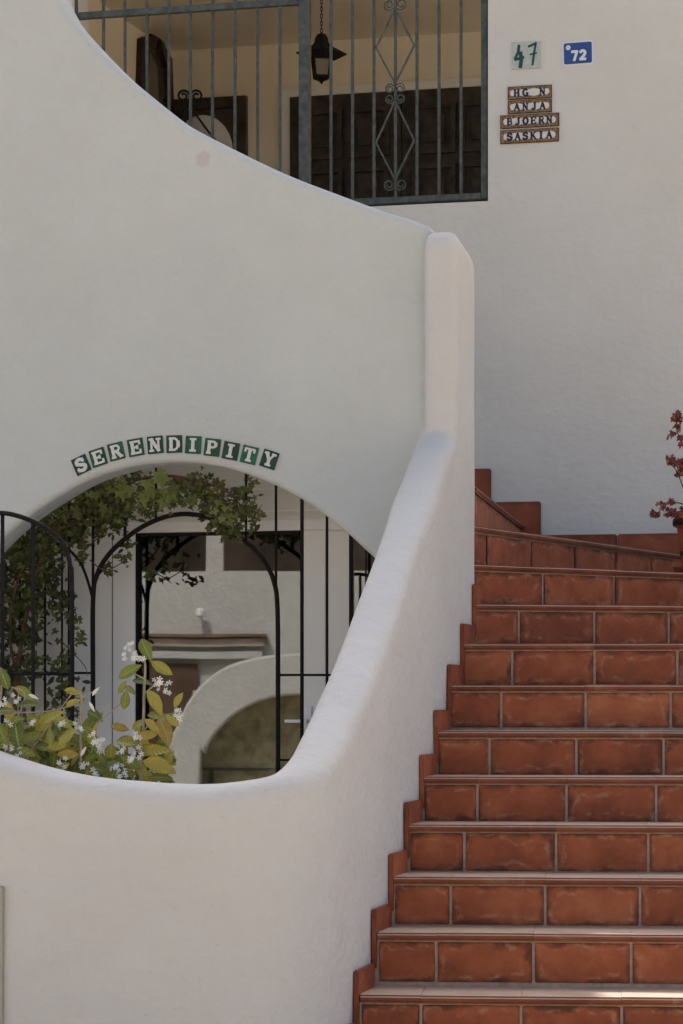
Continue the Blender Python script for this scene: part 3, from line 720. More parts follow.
bm = bmesh.new(); bm.faces.new([bm.verts.new(lw(.36 + (p[0] - .36) * .68, 3.7 + (p[1] - 3.7) * .8, .012)) for p in outl]); mpart('mirror_pane', bm, mat('dim_mirror', (.16, .14, .12), .12, .6))
# ------------------------------------------------------------------ iron chair with rounded cream back
CYY = 16.0; ch = empty('iron_chair', (P(195, 700, CYY).x, CYY, zflr)); tag(ch, 'scrolled iron chair with rounded cream back cushion in the porch', 'chair')
def cpart(name, bm, m, smooth=True):
    o = obj(name, bm, m, smooth=smooth); o.parent = ch; o.matrix_parent_inverse = Matrix.Translation(ch.location).inverted()
cc = P(203, 150, CYY + .1)
bm = bmesh.new(); pts = []
for k in range(13):
    a = math.pi * k / 12; pts.append((.17 * math.cos(a), .21 * math.sin(a)))
rws = []
for dd, s_ in ((0, .9), (.02, .98), (.05, 1), (.08, .97), (.1, .88)):
    rws.append([bm.verts.new(cc + Vector((x * s_ + .0, dd, z * s_))) for x, z in pts + [(-.17, -.3), (.17, -.3)]])
for a, b in zip(rws[:-1], rws[1:]):
    for i in range(len(a)): bm.faces.new((a[i], a[(i + 1) % len(a)], b[(i + 1) % len(a)], b[i]))
bm.faces.new(rws[0]); bm.faces.new(rws[-1][::-1]); cpart('cushion', bm, M['cushion'])
bm = bmesh.new(); sc = P(190, 96, CYY)
def chsp(sx):
    pts = []
    for k in range(24):
        a = k / 23 * 1.4 * 2 * math.pi; rr = .036 * (1 - .7 * k / 23); pts.append(sc + Vector((sx * (.038 - rr * math.cos(a)), 0, rr * math.sin(a))))
    lead = [sc + Vector((sx * (.002), 0, -.2)), sc + Vector((sx * .002, 0, -.05))]
    tube(bm, lead + pts, .007, 6)
chsp(-1); chsp(1)
for sx in (-1, 1): tube(bm, [sc + Vector((sx * x, 0, z)) for x, z in ((.004, -.04), (.03, -.1), (.08, -.17), (.15, -.26), (.2, -.5), (.21, -.75), (.22, zflr - sc.z))], .007, 6)
tube(bm, [sc + Vector((x, -.42, z)) for x, z in ((-.2, zflr - sc.z), (-.2, -.62), (.2, -.62), (.2, zflr - sc.z))], .01, 6)
cpart('frame', bm, M['iron'])
bm = bmesh.new(); box(bm, sc + Vector((-.22, -.42, -.62)), Vector((1, 0, 0)), Vector((0, 1, 0)), ZV, .44, .42, .05); bevel(bm, .015, 3); cpart('seat', bm, M['cushion'])

# ------------------------------------------------------------------ lettering
def arc(cx_, cy, rx, ry, a0, a1, n=9): return [(cx_ + rx * math.cos(R(a0 + (a1 - a0) * k / n)), cy + ry * math.sin(R(a0 + (a1 - a0) * k / n))) for k in range(n + 1)]
sf = lambda x, y, w_=.13: [(x - w_, y), (x + w_, y)]
GL = {  # strokes: (polyline, thick?)
 'E': [([(.15, 0), (.15, 1)], 1), (sf(.15, 1), 0), (sf(.15, 0), 0), ([(.15, 1), (.68, 1)], 0), ([(.15, .5), (.5, .5)], 0), ([(.15, 0), (.70, 0)], 0), ([(.68, 1), (.68, .76)], 0), ([(.70, 0), (.70, .24)], 0), ([(.5, .62), (.5, .38)], 0)],
 'I': [([(.35, 0), (.35, 1)], 1), (sf(.35, 1, .2), 0), (sf(.35, 0, .2), 0)],
 'N': [([(.1, 0), (.1, 1)], 0), ([(.1, 1), (.62, 0)], 1), ([(.62, 0), (.62, 1)], 0), (sf(.1, 1), 0), (sf(.1, 0), 0), (sf(.62, 1), 0)],
 'T': [([(.37, 0), (.37, 1)], 1), ([(.04, 1), (.70, 1)], 0), ([(.04, 1), (.04, .76)], 0), ([(.70, 1), (.70, .76)], 0), (sf(.37, 0, .17), 0)],
 'Y': [([(.37, 0), (.37, .45)], 1), ([(.37, .45), (.1, 1)], 1), ([(.37, .45), (.64, 1)], 0), (sf(.1, 1), 0), (sf(.64, 1), 0), (sf(.37, 0, .17), 0)],
 'D': [([(.15, 0), (.15, 1)], 1), ([(.04, 1), (.35, 1)] + arc(.35, .5, .32, .5, 90, -90) + [(.04, 0)], 0), ([(.66, .7), (.68, .5), (.66, .3)], 1)],
 'P': [([(.15, 0), (.15, 1)], 1), ([(.04, 1), (.4, 1)] + arc(.4, .75, .25, .25, 90, -90) + [(.15, .5)], 0), ([(.62, .84), (.62, .66)], 1), (sf(.15, 0), 0)],
 'R': [([(.15, 0), (.15, 1)], 1), ([(.04, 1), (.4, 1)] + arc(.4, .76, .22, .24, 90, -90) + [(.15, .52)], 0), ([(.4, .5), (.66, 0)], 1), (sf(.15, 0), 0), ([(.6, 0), (.78, 0)], 0)],
 'B': [([(.15, 0), (.15, 1)], 1), ([(.04, 1), (.38, 1)] + arc(.38, .77, .2, .23, 90, -90) + [(.15, .54)], 0), ([(.38, .54)] + arc(.38, .27, .26, .27, 90, -90) + [(.04, 0)], 0)],
 'S': [(arc(.36, .74, .26, .26, 20, 200) + [(.3, .56), (.46, .46)] + arc(.36, .27, .29, .27, 30, -160), 1), ([(.62, 1.0), (.62, .74)], 0), ([(.08, 0), (.08, .26)], 0)],
 'H': [([(.12, 0), (.12, 1)], 1), ([(.6, 0), (.6, 1)], 1), ([(.12, .5), (.6, .5)], 0), (sf(.12, 1), 0), (sf(.12, 0), 0), (sf(.6, 1), 0), (sf(.6, 0), 0)],
 'G': [(arc(.4, .5, .32, .5, 50, 320, 12), 1), ([(.66, 0), (.66, .42)], 1), ([(.5, .42), (.76, .42)], 0)],
 'A': [([(.08, 0), (.36, 1)], 0), ([(.36, 1), (.66, 0)], 1), ([(.2, .36), (.56, .36)], 0), (sf(.08, 0, .1), 0), (sf(.66, 0, .1), 0)],
 'J': [([(.5, 1), (.5, .25)] + arc(.3, .25, .2, .25, 0, -150, 6), 1), (sf(.5, 1, .16), 0)],
 'O': [(arc(.37, .5, .31, .5, 0, 360, 16), 1)],
 'K': [([(.12, 0), (.12, 1)], 1), ([(.14, .42), (.6, 1)], 0), ([(.3, .58), (.64, 0)], 1), (sf(.12, 1), 0), (sf(.12, 0), 0), (sf(.6, 1, .1), 0), (sf(.64, 0, .1), 0)],
 '4': [([(.34, 1), (.30, .7), (.08, .42), (.1, .36), (.66, .44)], 1), ([(.46, .66), (.5, .3), (.44, 0)], 1.3)],
 '7': [([(.06, .86), (.3, .9), (.62, 1), (.5, .6), (.36, 0)], 1), ([(.2, .48), (.66, .54)], .8)],
 '7b': [([(.06, .93), (.62, .93), (.3, 0)], 1.2)],
 '2b': [(arc(.36, .72, .26, .25, 160, -20, 8) + [(.5, .45), (.08, .06), (.66, .06)], 1.2)],
}
def glyph(bm, ch_, org, ux, uz, nrm, h, wid, tk=.22, tn=.12, out=.002, th=.0012):
    k = 0
    for pl_, thick in GL[ch_]:
        wv = (tn if thick == 0 else tk * thick) * h
        for p, q in zip(pl_[:-1], pl_[1:]):
            a = org + ux * ((p[0] - .37) * wid) + uz * ((p[1] - .5) * h); b = org + ux * ((q[0] - .37) * wid) + uz * ((q[1] - .5) * h)
            d = (b - a).normalized(); s_ = d.cross(nrm).normalized(); e = d * wv * .3
            a = a - e; b = b + e; k += 1; o_ = out + k * .00006
            vs1 = [bm.verts.new(v + nrm * o_) for v in (a - s_ * wv / 2, b - s_ * wv / 2, b + s_ * wv / 2, a + s_ * wv / 2)]
            vs0 = [bm.verts.new(v.co - nrm * (th + .0004)) for v in vs1]
            bm.faces.new(vs1); 
            for i in range(4): bm.faces.new((vs1[i], vs0[i], vs0[(i + 1) % 4], vs1[(i + 1) % 4]))
def plate(name, pl, cx_, cz, ww, hh, rot, m, th=.006, base=.0005, bev=.001, corner=0):
    u = pl.u * math.cos(rot) + ZV * math.sin(rot); v = -pl.u * math.sin(rot) + ZV * math.cos(rot)
    c = pl.pt(cx_, cz); bm = bmesh.new()
    if corner:
        ring = round_ring([(-ww / 2, -hh / 2), (ww / 2, -hh / 2), (ww / 2, hh / 2), (-ww / 2, hh / 2)], corner)
        lo = [bm.verts.new(c + u * p.x + v * p.y + pl.n * base) for p in ring]; hi = [bm.verts.new(c + u * p.x + v * p.y + pl.n * (base + th)) for p in ring]
        bm.faces.new(lo); bm.faces.new(hi[::-1])
        for i in range(len(ring)): bm.faces.new((lo[i], lo[(i + 1) % len(ring)], hi[(i + 1) % len(ring)], hi[i]))
    else:
        box(bm, c - u * ww / 2 - v * hh / 2 + pl.n * base, u, pl.n, v, ww, th, hh); bevel(bm, bev, 1)
    o = obj(name, bm, m); return o, c, u, v
word = 'SERENDIPITY'
cen = [(81.5, 465), (98.5, 457.5), (116.5, 451.5), (136, 447.5), (155.5, 445), (174.5, 444.2), (193.5, 445), (212.5, 447.5), (231, 451), (249.5, 455), (269.5, 459.5)]
rots = [24, 17, 13, 9, 4, 1, -3, -7, -11, -14, -19]
gmats = ['tile_black', 'tile_green', 'tile_green', 'tile_green', 'tile_black', 'tile_black', 'tile_green', 'tile_green', 'tile_black', 'tile_green2', 'tile_black']
ordn = ['first', 'second', 'third', 'fourth', 'fifth', 'sixth', 'seventh', 'eighth', 'ninth', 'tenth', 'last']
near = ['left end of row', 'between S and R', 'between two letters E', 'just left of N', 'between E and D', 'between N and I', 'between D and P', 'between the two letters I', 'between P and T', 'just left of Y', 'right end of row']
for i, c_ in enumerate(word):
    t_, z_ = A.sz(*cen[i]); o, c, u, v = plate('letter_tile', A, t_, z_, .0665, .072, R(rots[i]), M[gmats[i]], .006)
    tag(o, '%s tile with white letter %s over the arch, %s' % ({'tile_black': 'blackish green', 'tile_green': 'dark green', 'tile_green2': 'bright green'}[gmats[i]], c_, near[i]), 'letter tile', 'green letter tiles curving over the arch')
    bm = bmesh.new(); glyph(bm, c_, c, u, v, A.n, .047, .058, .30, .19, .0075); obj('letter', bm, M['letter_white'], o, recalc=False)
# house numbers
t_, z_ = W.sz(526.5, 55.5); wpx = 14.7 / F
o, c, u, v = plate('number_tile', W, t_, z_, 29 * wpx, 27 * wpx, R(0), M['tile_pale'], .008)
tag(o, 'pale square tile with hand painted green number 47', 'house number')
bm = bmesh.new(); glyph(bm, '4', c - u * .036 - v * .004, u, v, W.n, .112, .075, .13, .09, .0098); obj('digit', bm, M['ink'], o, recalc=False); bm = bmesh.new(); glyph(bm, '7', c + u * .034 + v * .004, u, v, W.n, .112, .07, .10, .08, .0098); obj('digit', bm, M['ink'], o, recalc=False)
t_, z_ = W.sz(578, 53.2); o0, c, u, v = plate('number_plate', W, t_, z_, 31 * wpx, 24 * wpx, R(1), M['enamel'], .003, corner=.012)
tag(o0, 'small blue enamel plate with white number 72', 'house number')
bm = bmesh.new(); ring = round_ring([(-14 * wpx, -10.4 * wpx), (14 * wpx, -10.4 * wpx), (14 * wpx, 10.4 * wpx), (-14 * wpx, 10.4 * wpx)], .01)
lo = [bm.verts.new(c + u * p.x + v * p.y + W.n * .0036) for p in ring]; hi = [bm.verts.new(c + u * p.x + v * p.y + W.n * .0046) for p in ring]; bm.faces.new(hi)
for i in range(len(ring)): bm.faces.new((lo[i], lo[(i + 1) % len(ring)], hi[(i + 1) % len(ring)], hi[i]))
obj('blue_field', bm, M['blueplate'], o0)
bm = bmesh.new(); glyph(bm, '7b', c - u * .016 - v * .012, u, v, W.n, .048, .046, .24, .2, .006); obj('digit', bm, M['enamel'], o0, recalc=False); bm = bmesh.new(); glyph(bm, '2b', c + u * .026 - v * .012, u, v, W.n, .048, .046, .24, .2, .006); obj('digit', bm, M['enamel'], o0, recalc=False)
bm = bmesh.new()
for k in range(6):
    a = k * math.pi / 3; p = c - u * .05 + v * .031 + (u * math.cos(a) + v * math.sin(a)) * .008
    q = [p + (u * math.cos(b) + v * math.sin(b)) * .006 + W.n * (.0056 + k * .0001) for b in [j * math.pi / 3 for j in range(6)]]; bm.faces.new([bm.verts.new(x) for x in q])
obj('emblem', bm, M['enamel'], o0)
# four rows of name tiles
rows_ = [('HG N', 508, 552, 86, 99.2), ('ANJA', 508, 552, 100, 113.3), ('BJOERN', 500.5, 559.3, 114.3, 127.8), ('SASKIA', 500.5, 559, 129.2, 143)]
desc = ['short brown edged tile strip lettered HG N, topmost of the stack', 'short brown edged tile strip lettered ANJA, second from the top', 'long brown edged tile strip lettered BJOERN, above the lowest strip', 'long brown edged tile strip lettered SASKIA, lowest of the stack']
for (txt, xa, xb, ya, yb), dsc in zip(rows_, desc):
    t0_, z0_ = W.sz((xa + xb) / 2, (ya + yb) / 2 ); ww = W.s_at(xb) - W.s_at(xa); hh = (yb - ya) * wpx * .99
    o, c, u, v = plate('name_tile', W, t0_, z0_, ww, hh, 0, M['tile_dark'], .008); tag(o, dsc, 'name tile', 'name tiles under the house number')
    bm = bmesh.new(); m_ = .004
    nl = len(txt); ends = .026 if nl == 4 else .03; lw_ = (ww - 2 * ends) / nl
    cells = [(-ww / 2 + m_, -ww / 2 + ends)] + [(-ww / 2 + ends + k * lw_, -ww / 2 + ends + (k + 1) * lw_) for k in range(nl)] + [(ww / 2 - ends, ww / 2 - m_)]
    for (p, q) in cells: box(bm, c + u * (p + .0008) - v * (hh / 2 - m_) + W.n * .0087, u, W.n, v, q - p - .0016, .001, hh - 2 * m_)
    obj('ornament_band', bm, M['tile_brown'], o)
    bm = bmesh.new(); ew = ww - 2 * ends + .012
    hgt = hh * .56
    for k in range(nl):
        x0 = -ww / 2 + ends + k * lw_; n_ = 10
        top_ = [(x0 + lw_ * (j / n_), hgt * (.40 + .12 * abs(math.sin(math.pi * j / n_)))) for j in range(n_ + 1)]
        bot_ = [(x, -y) for x, y in top_[::-1]]
        bm.faces.new([bm.verts.new(c + u * x + v * y + W.n * .0101) for x, y in top_ + bot_])
    for sgn in (-1, 1):
        x0 = sgn * (ww / 2 - ends); pts = [(x0 + sgn * .013 * math.cos(R(b)), hgt * .42 * math.sin(R(b))) for b in range(-90, 91, 15)]
        bm.faces.new([bm.verts.new(c + u * x + v * y + W.n * .0102) for x, y in pts])
    obj('white_field', bm, M['tile_ivory'], o)
    for k, ch_ in enumerate(txt):
        if ch_ == ' ': continue
        bm = bmesh.new(); glyph(bm, ch_, c + u * (-ww / 2 + ends + (k + .5) * lw_), u, v, W.n, .034, .038, .30, .19, .0118); obj('letter', bm, M['ink_black'], o, recalc=False)

# ------------------------------------------------------------------ ironwork round the arch
IP = G.off(.33)
fen = empty('iron_screen', IP.pt(0, ZF)); tag(fen, 'black iron screen with a round arch standing behind the arched opening', 'screen')
def fpart(name, bm, par=None, smooth=True):
    par = par or fen; o = obj(name, bm, M['iron'], smooth=smooth); o.parent = par; o.matrix_parent_inverse = Matrix.Translation(par.location).inverted()
bm = bmesh.new(); ap = smooth_curve([(93, 860), (93, 700), (93, 600), (97, 575), (106, 558), (120, 543), (142, 527), (165, 517), (188, 514), (212, 519), (232, 533), (252, 547), (265, 562), (274, 582), (277.5, 610), (278, 700), (278, 860)], 6)
tube(bm, [IP.px(*p) for p in ap], .0105, 8); fpart('arch_rail', bm)
bm = bmesh.new(); tube(bm, [IP.px(*p) for p in smooth_curve([(93, 600), (89, 585), (83, 568), (76, 557), (66, 548), (50, 540)], 5)], .007, 6); fpart('branch_rail', bm)
for px, ya, yb, r in ((125, 440, 541, .0075), (156, 440, 521, .006), (246, 440, 542, .006), (276, 440, 600, .0065), (302, 440, 860, .009), (327, 440, 860, .007), (351, 440, 860, .010), (366, 440, 860, .005), (93, 440, 600, .007), (69, 440, 860, .007), (62, 440, 860, .005), (45, 440, 860, .006), (20, 440, 860, .005)):
    bm = bmesh.new(); tube(bm, [IP.px(px, ya), IP.px(px, yb)], r, 6); fpart('bar', bm)
for xa, xb, yy in ((20, 93, 673), (278, 390, 675), (278, 302, 760)):
    bm = bmesh.new(); tube(bm, [IP.px(xa, yy), IP.px(xb, yy)], .006, 6); fpart('cross_rail', bm)
JP = A.off(1.65)
gt = empty('iron_gate', JP.pt(-1.5, ZF)); tag(gt, 'black iron gate leaf with curved top against the left edge of the arch', 'gate')
bm = bmesh.new(); tube(bm, [JP.px(*p) for p in smooth_curve([(-60, 540), (-40, 525), (-20, 516), (0, 513), (18, 516), (36, 523), (50, 531), (64, 545), (70, 565), (72, 600), (72, 860)], 5)], .0085, 8); fpart('top_rail', bm, gt)
for px, ya in ((2.5, 514), (33, 521), (-28, 519)):
    bm = bmesh.new(); tube(bm, [JP.px(px, ya), JP.px(px, 860)], .0075, 6); fpart('bar', bm, gt)
bm = bmesh.new(); tube(bm, [JP.px(-60, 674), JP.px(72, 674)], .006, 6); fpart('cross_rail', bm, gt)

# ------------------------------------------------------------------ foliage helpers
def leafbm():
    bm = bmesh.new(); bm.loops.layers.float_color.new('tone'); return bm
def add_faces(bm, vs_, faces, tone, gb=None):
    cl = bm.loops.layers.float_color[0]; v = [bm.verts.new(p) for p in vs_]
    for f in faces:
        nf = bm.faces.new([v[i] for i in f]); nf.smooth = True
        for l, i in zip(nf.loops, f): l[cl] = (tone, gb[i][0], gb[i][1], 1) if gb else (tone, .5, .5, 1)
def frame_from(axis, nrm):
    axis = axis.normalized(); nrm = (nrm - axis * nrm.dot(axis)); nrm = nrm.normalized() if nrm.length > 1e-4 else axis.orthogonal().normalized(); return axis, nrm, axis.cross(nrm)
def lobed_leaf(bm, c, axis, nrm, s, tone):
    a, n, b = frame_from(axis, nrm); pts = []
    ang = [(-155, .35), (-120, .75), (-95, .5), (-68, .9), (-38, .5), (0, 1.1), (38, .5), (68, .9), (95, .5), (120, .75), (155, .35)]
    vs_ = [c]
    for d, r in ang:
        r *= s * .5 * random.uniform(.9, 1.1); x = r * math.cos(R(d)); y = r * math.sin(R(d)); vs_.append(c + a * x + b * y + n * (abs(y) * .28 - x * x / s * .35))
    add_faces(bm, vs_, [(0, i, i + 1) for i in range(1, 11)], tone)
def oval_leaf(bm, c, axis, nrm, L, wd, tone, curl=.3, fold=.25, rows=8):
    a, n, b = frame_from(axis, nrm); vs_ = []; fs = []; gb = []; tw = rnd.uniform(-.5, .5); ben = rnd.uniform(-.12, .12)
    for i in range(rows + 1):
        t = i / rows; wv = wd * .5 * (math.sin(math.pi * t ** .85) ** .8) if 0 < t < 1 else .0008
        p = c + a * (t - .5) * L + n * (-curl * L * (t - .4) ** 2) + b * (ben * L * (t * t - t)); bb = b * math.cos(tw * t) + n * math.sin(tw * t)
        for k in (-1, -.5, 0, .5, 1): vs_.append(p + bb * (k * wv) + n * (abs(k) * wv * fold + (.03 * wv if i % 2 and abs(k) == .5 else 0))); gb.append((abs(k), t))
    for i in range(rows):
        for k in range(4): fs.append((i * 5 + k, i * 5 + k + 1, i * 5 + k + 6, i * 5 + k + 5))
    add_faces(bm, vs_, fs, tone, gb)
rnd = random.Random(11)
def rv(s=1): return Vector((rnd.uniform(-s, s), rnd.uniform(-s, s), rnd.uniform(-s, s)))

# ------------------------------------------------------------------ climbing vine
vine = empty('climbing_vine', P(20, 860, 11.9)); tag(vine, 'dense green climbing vine covering the left side and top of the arch ironwork', 'vine')
bm = leafbm()
def vy(px): return IP.o.y + IP.s_at(px) * IP.u.y      # depth of the iron screen at this column
def put(px, py, size, bright, dy=.12):
    Y = vy(px) + rnd.uniform(-dy, dy) ; c = P(px, py, Y)
    ax = Vector((rnd.uniform(-1, 1), rnd.uniform(-.4, .2), rnd.uniform(-1, .35))); nr = Vector((rnd.uniform(-.6, .6), -1, rnd.uniform(0, 1.1)))
    if rnd.random() < .55: lobed_leaf(bm, c, ax, nr, size, bright)
    else: oval_leaf(bm, c, ax, nr, size * .9, size * .42, bright, rows=4)
def below_arch(px, py):
    tab = [(-20, 560), (0, 545), (29, 522), (59, 502), (88, 485), (117, 474), (146, 468), (200, 465), (244, 477), (277, 489), (300, 500)]
    for (a, ya), (b, yb) in zip(tab[:-1], tab[1:]):
        if a <= px <= b: return py > ya + (yb - ya) * (px - a) / (b - a) - 6
    return px < 0
clumps = []
for _ in range(46):      # left mass, ragged
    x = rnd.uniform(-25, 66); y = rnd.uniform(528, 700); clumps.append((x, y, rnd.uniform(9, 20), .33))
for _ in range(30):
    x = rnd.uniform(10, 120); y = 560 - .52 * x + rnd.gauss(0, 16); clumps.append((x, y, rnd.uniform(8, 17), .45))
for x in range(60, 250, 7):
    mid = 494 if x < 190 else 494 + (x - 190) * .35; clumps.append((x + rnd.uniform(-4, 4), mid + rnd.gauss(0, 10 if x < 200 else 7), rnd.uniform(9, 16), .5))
for x, y in ((215, 522), (222, 528), (206, 512), (232, 534), (240, 490), (252, 482), (248, 510), (258, 515), (123, 560), (108, 572), (128, 545), (75, 625), (80, 640), (70, 652), (60, 690), (150, 575), (100, 535)): clumps.append((x, y, 6, .38))
for (x, y, r, br) in clumps:
    k = int(7 + r * r / 5.2)
    cb = rnd.uniform(-.2, .2)
    for _ in range(k):
        px = x + rnd.gauss(0, r * .55); py = y + rnd.gauss(0, r * .55)
        if not below_arch(px, py) : continue
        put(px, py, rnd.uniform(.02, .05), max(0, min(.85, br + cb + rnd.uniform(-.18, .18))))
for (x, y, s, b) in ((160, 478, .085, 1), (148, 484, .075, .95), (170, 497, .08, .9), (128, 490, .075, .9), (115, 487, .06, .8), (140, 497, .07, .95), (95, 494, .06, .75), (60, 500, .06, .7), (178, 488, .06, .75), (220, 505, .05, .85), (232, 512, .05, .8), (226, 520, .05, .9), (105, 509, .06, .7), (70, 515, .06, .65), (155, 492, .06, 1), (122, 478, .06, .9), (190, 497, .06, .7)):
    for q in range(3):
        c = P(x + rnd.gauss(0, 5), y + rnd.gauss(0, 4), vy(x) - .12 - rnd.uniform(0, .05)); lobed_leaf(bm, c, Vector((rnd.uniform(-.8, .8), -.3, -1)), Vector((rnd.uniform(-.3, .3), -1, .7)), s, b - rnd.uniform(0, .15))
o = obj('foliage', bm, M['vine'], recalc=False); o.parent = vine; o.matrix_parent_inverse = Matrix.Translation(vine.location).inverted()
bm = bmesh.new()
def vs_path(pts, r, dy=-.06):
    cps = smooth_curve(pts, 5); tube(bm, [P(x, y, vy(x) + dy + .01 * math.sin(i)) for i, (x, y) in enumerate(cps)], r, 6, r * .5)
vs_path([(12, 860), (15, 700), (22, 640), (35, 580), (52, 535), (85, 502), (120, 484), (170, 476), (215, 486), (240, 500)], .012)
vs_path([(20, 860), (25, 720), (10, 640), (18, 580), (40, 545), (75, 520), (105, 505), (125, 488), (140, 475)], .009)
vs_path([(78, 558), (90, 545), (105, 532), (120, 515)], .004); vs_path([(60, 640), (70, 650), (84, 665), (88, 676)], .003); vs_path([(90, 560), (105, 570), (125, 560), (128, 548)], .003)
vs_path([(44, 545), (60, 520), (80, 502), (110, 488)], .006); vs_path([(200, 490), (225, 500), (252, 512), (262, 505)], .003)
o = obj('stems', bm, M['bark'], smooth=True); o.parent = vine; o.matrix_parent_inverse = Matrix.Translation(vine.location).inverted()

# ------------------------------------------------------------------ flowering shrub in the planter
shr = empty('flowering_shrub', P(60, 900, 9.25)); tag(shr, 'yellow green shrub with clusters of small white flowers behind the low wall', 'shrub')
def S(cx_, cy): return (cx_ / 3.595, 640 + cy / 3.595)
LV = [(15, 135, 85, 110, .1), (90, 195, 90, -35, .35), (105, 232, 80, 3, .15), (265, 185, 65, -10, .6), (262, 225, 60, 25, .55), (60, 330, 120, 100, .05), (165, 300, 110, 60, .5), (25, 255, 70, 0, .05), (190, 275, 90, 30, .6), (155, 400, 90, -60, .1), (240, 345, 85, 50, .5), (245, 410, 75, 0, .7), (285, 370, 85, -50, .2), (320, 350, 60, -70, .3), (195, 425, 70, 80, .2), (120, 350, 80, 20, .35), (90, 400, 80, -20, .3), (40, 420, 90, 40, .2), (180, 345, 60, 90, .4), (465, 112, 90, 32, .3), (525, 35, 85, -65, .2), (582, 102, 90, -33, .4), (512, 150, 70, -10, .1), (440, 168, 50, 60, .35), (450, 215, 65, 82, .3), (558, 225, 100, -60, .62), (642, 215, 60, 62, .65), (570, 272, 75, -5, .45), (432, 316, 65, -12, .9), (530, 340, 80, 10, .7), (590, 330, 110, -70, .95), (460, 366, 90, -5, .4), (550, 398, 118, 2, .75), (510, 470, 90, -60, .65), (575, 455, 120, -20, .72), (580, 492, 80, 0, .35), (410, 480, 60, 60, .15), (390, 440, 70, 18, .05), (360, 415, 70, -50, .25), (470, 440, 80, -30, .3), (330, 420, 60, 30, .3), (620, 290, 60, -40, .55), (500, 300, 60, 40, .55), (550, 310, 70, -45, .85), (610, 430, 70, 70, .7), (340, 330, 60, 80, .5), (470, 180, 50, -40, .3), (230, 300, 70, -30, .55), (120, 290, 70, -50, .5), (60, 290, 60, 20, .3), (10, 340, 80, -70, .15), (205, 380, 70, 10, .6), (60, 450, 80, 0, .3), (130, 450, 70, -30, .5), (350, 465, 70, -15, .25), (450, 490, 80, 20, .3), (300, 330, 60, -20, .45)]
bm = leafbm()
for (x, y, L, ang, tone) in LV:
    px, py = S(x, y); Y = 9.16 + rnd.uniform(-.06, .10); c = P(px, py, Y); s = Y / F / 3.595
    ax = Vector((math.cos(R(ang)), rnd.uniform(-.35, .35), math.sin(R(ang)))); nr = Vector((rnd.uniform(-.35, .35), -1, rnd.uniform(.1, .9)))
    oval_leaf(bm, c, ax, nr, L * s * 1.08, L * s * rnd.uniform(.42, .56), min(1, max(0, tone + rnd.uniform(-.08, .08))), rnd.uniform(.1, .5), rnd.uniform(.1, .4))
for _ in range(230):     # fill behind
    if rnd.random() < .72: px, py = rnd.uniform(-20, 95), rnd.triangular(705, 790, 775)
    else: px, py = rnd.uniform(90, 172), rnd.triangular(725, 790, 782)
    if px < 95 and py < 722 and rnd.random() < .5: continue
    Y = 9.2 + rnd.uniform(0, .25); ang = rnd.uniform(-180, 180)
    oval_leaf(bm, P(px, py, Y), Vector((math.cos(R(ang)), rnd.uniform(-.5, .5), math.sin(R(ang)))), Vector((rnd.uniform(-.6, .6), -1, rnd.uniform(0, 1))), rnd.uniform(.05, .085), rnd.uniform(.025, .042), rnd.uniform(0, .75), .3, .25, 6)
def shpart(name, bm, m, **k):
    o = obj(name, bm, m, **k); o.parent = shr; o.matrix_parent_inverse = Matrix.Translation(shr.location).inverted(); return o
shpart('foliage', bm, M['shrubleaf'], recalc=False)
bm = leafbm()
def flower(c, s, nr):
    a, n, b = frame_from(nr.orthogonal(), nr)
    n2 = nr.normalized(); u = n2.orthogonal().normalized(); v = n2.cross(u); ph = rnd.uniform(0, 1.2); tn = rnd.uniform(.2, 1)
    for k in range(5):
        t = ph + k * 1.2566; d = u * math.cos(t) + v * math.sin(t); w_ = u * -math.sin(t) + v * math.cos(t)
        vs_ = [c, c + d * s * .5 + w_ * s * .22 + n2 * s * .12, c + d * s + w_ * s * .02 + n2 * s * .02, c + d * s * .5 - w_ * s * .22 + n2 * s * .12]
        add_faces(bm, vs_, [(0, 1, 2, 3)], tn)
def cluster(px, py, r, n, Y=9.12, s=.0105):
    for _ in range(n):
        a = rnd.uniform(0, 6.28); q = r * math.sqrt(rnd.random()); c = P(px + q * math.cos(a), py + q * math.sin(a), Y + rnd.uniform(-.03, .03))
        flower(c, s * rnd.uniform(.8, 1.2), Vector((rnd.uniform(-.8, .8), -1, rnd.uniform(-.3, .9))))
for (x, y, r, n) in ((470, 45, 10, 20), (500, 55, 7, 10), (595, 165, 8, 16), (570, 145, 6, 8), (360, 385, 8, 12), (430, 388, 6, 8), (490, 405, 6, 8), (470, 425, 4, 4), (60, 215, 7, 7), (15, 300, 7, 7), (270, 315, 7, 9), (340, 345, 5, 5), (215, 295, 4, 4), (60, 400, 7, 9), (35, 385, 5, 6), (430, 455, 5, 7), (230, 440, 6, 6), (345, 480, 5, 5), (490, 345, 4, 4), (645, 265, 6, 6), (120, 300, 3, 4), (300, 440, 6, 6), (440, 485, 4, 5), (640, 275, 4, 5), (345, 375, 6, 8), (5, 220, 5, 5)):
    px, py = S(x, y); bm = leafbm(); cluster(px, py, r, max(4, int(n * .62))); shpart('flower_cluster', bm, M['petal'], recalc=False)
bm = leafbm()
for (x, y, ang) in ((345, 185, 50), (330, 240, -60), (120, 205, -25), (300, 400, 60)):   # pale buds
    px, py = S(x, y); c = P(px, py, 9.12); oval_leaf(bm, c, Vector((math.cos(R(ang)), 0, math.sin(R(ang)))), Vector((0, -1, .4)), .036, .011, .35, .1, .6)
shpart('buds', bm, M['petal'], recalc=False)
bm = bmesh.new()
def br(pts, r, r2=None, Y=9.2):
    cps = smooth_curve([S(*p) for p in pts], 5); tube(bm, [P(x, y, Y) for x, y in cps], r, 6, r2)
br([(510, 560), (505, 400), (515, 320), (518, 200), (522, 90), (510, 40)], .007, .003); br([(300, 520), (330, 400), (345, 310), (395, 262), (437, 225)], .003, .002)
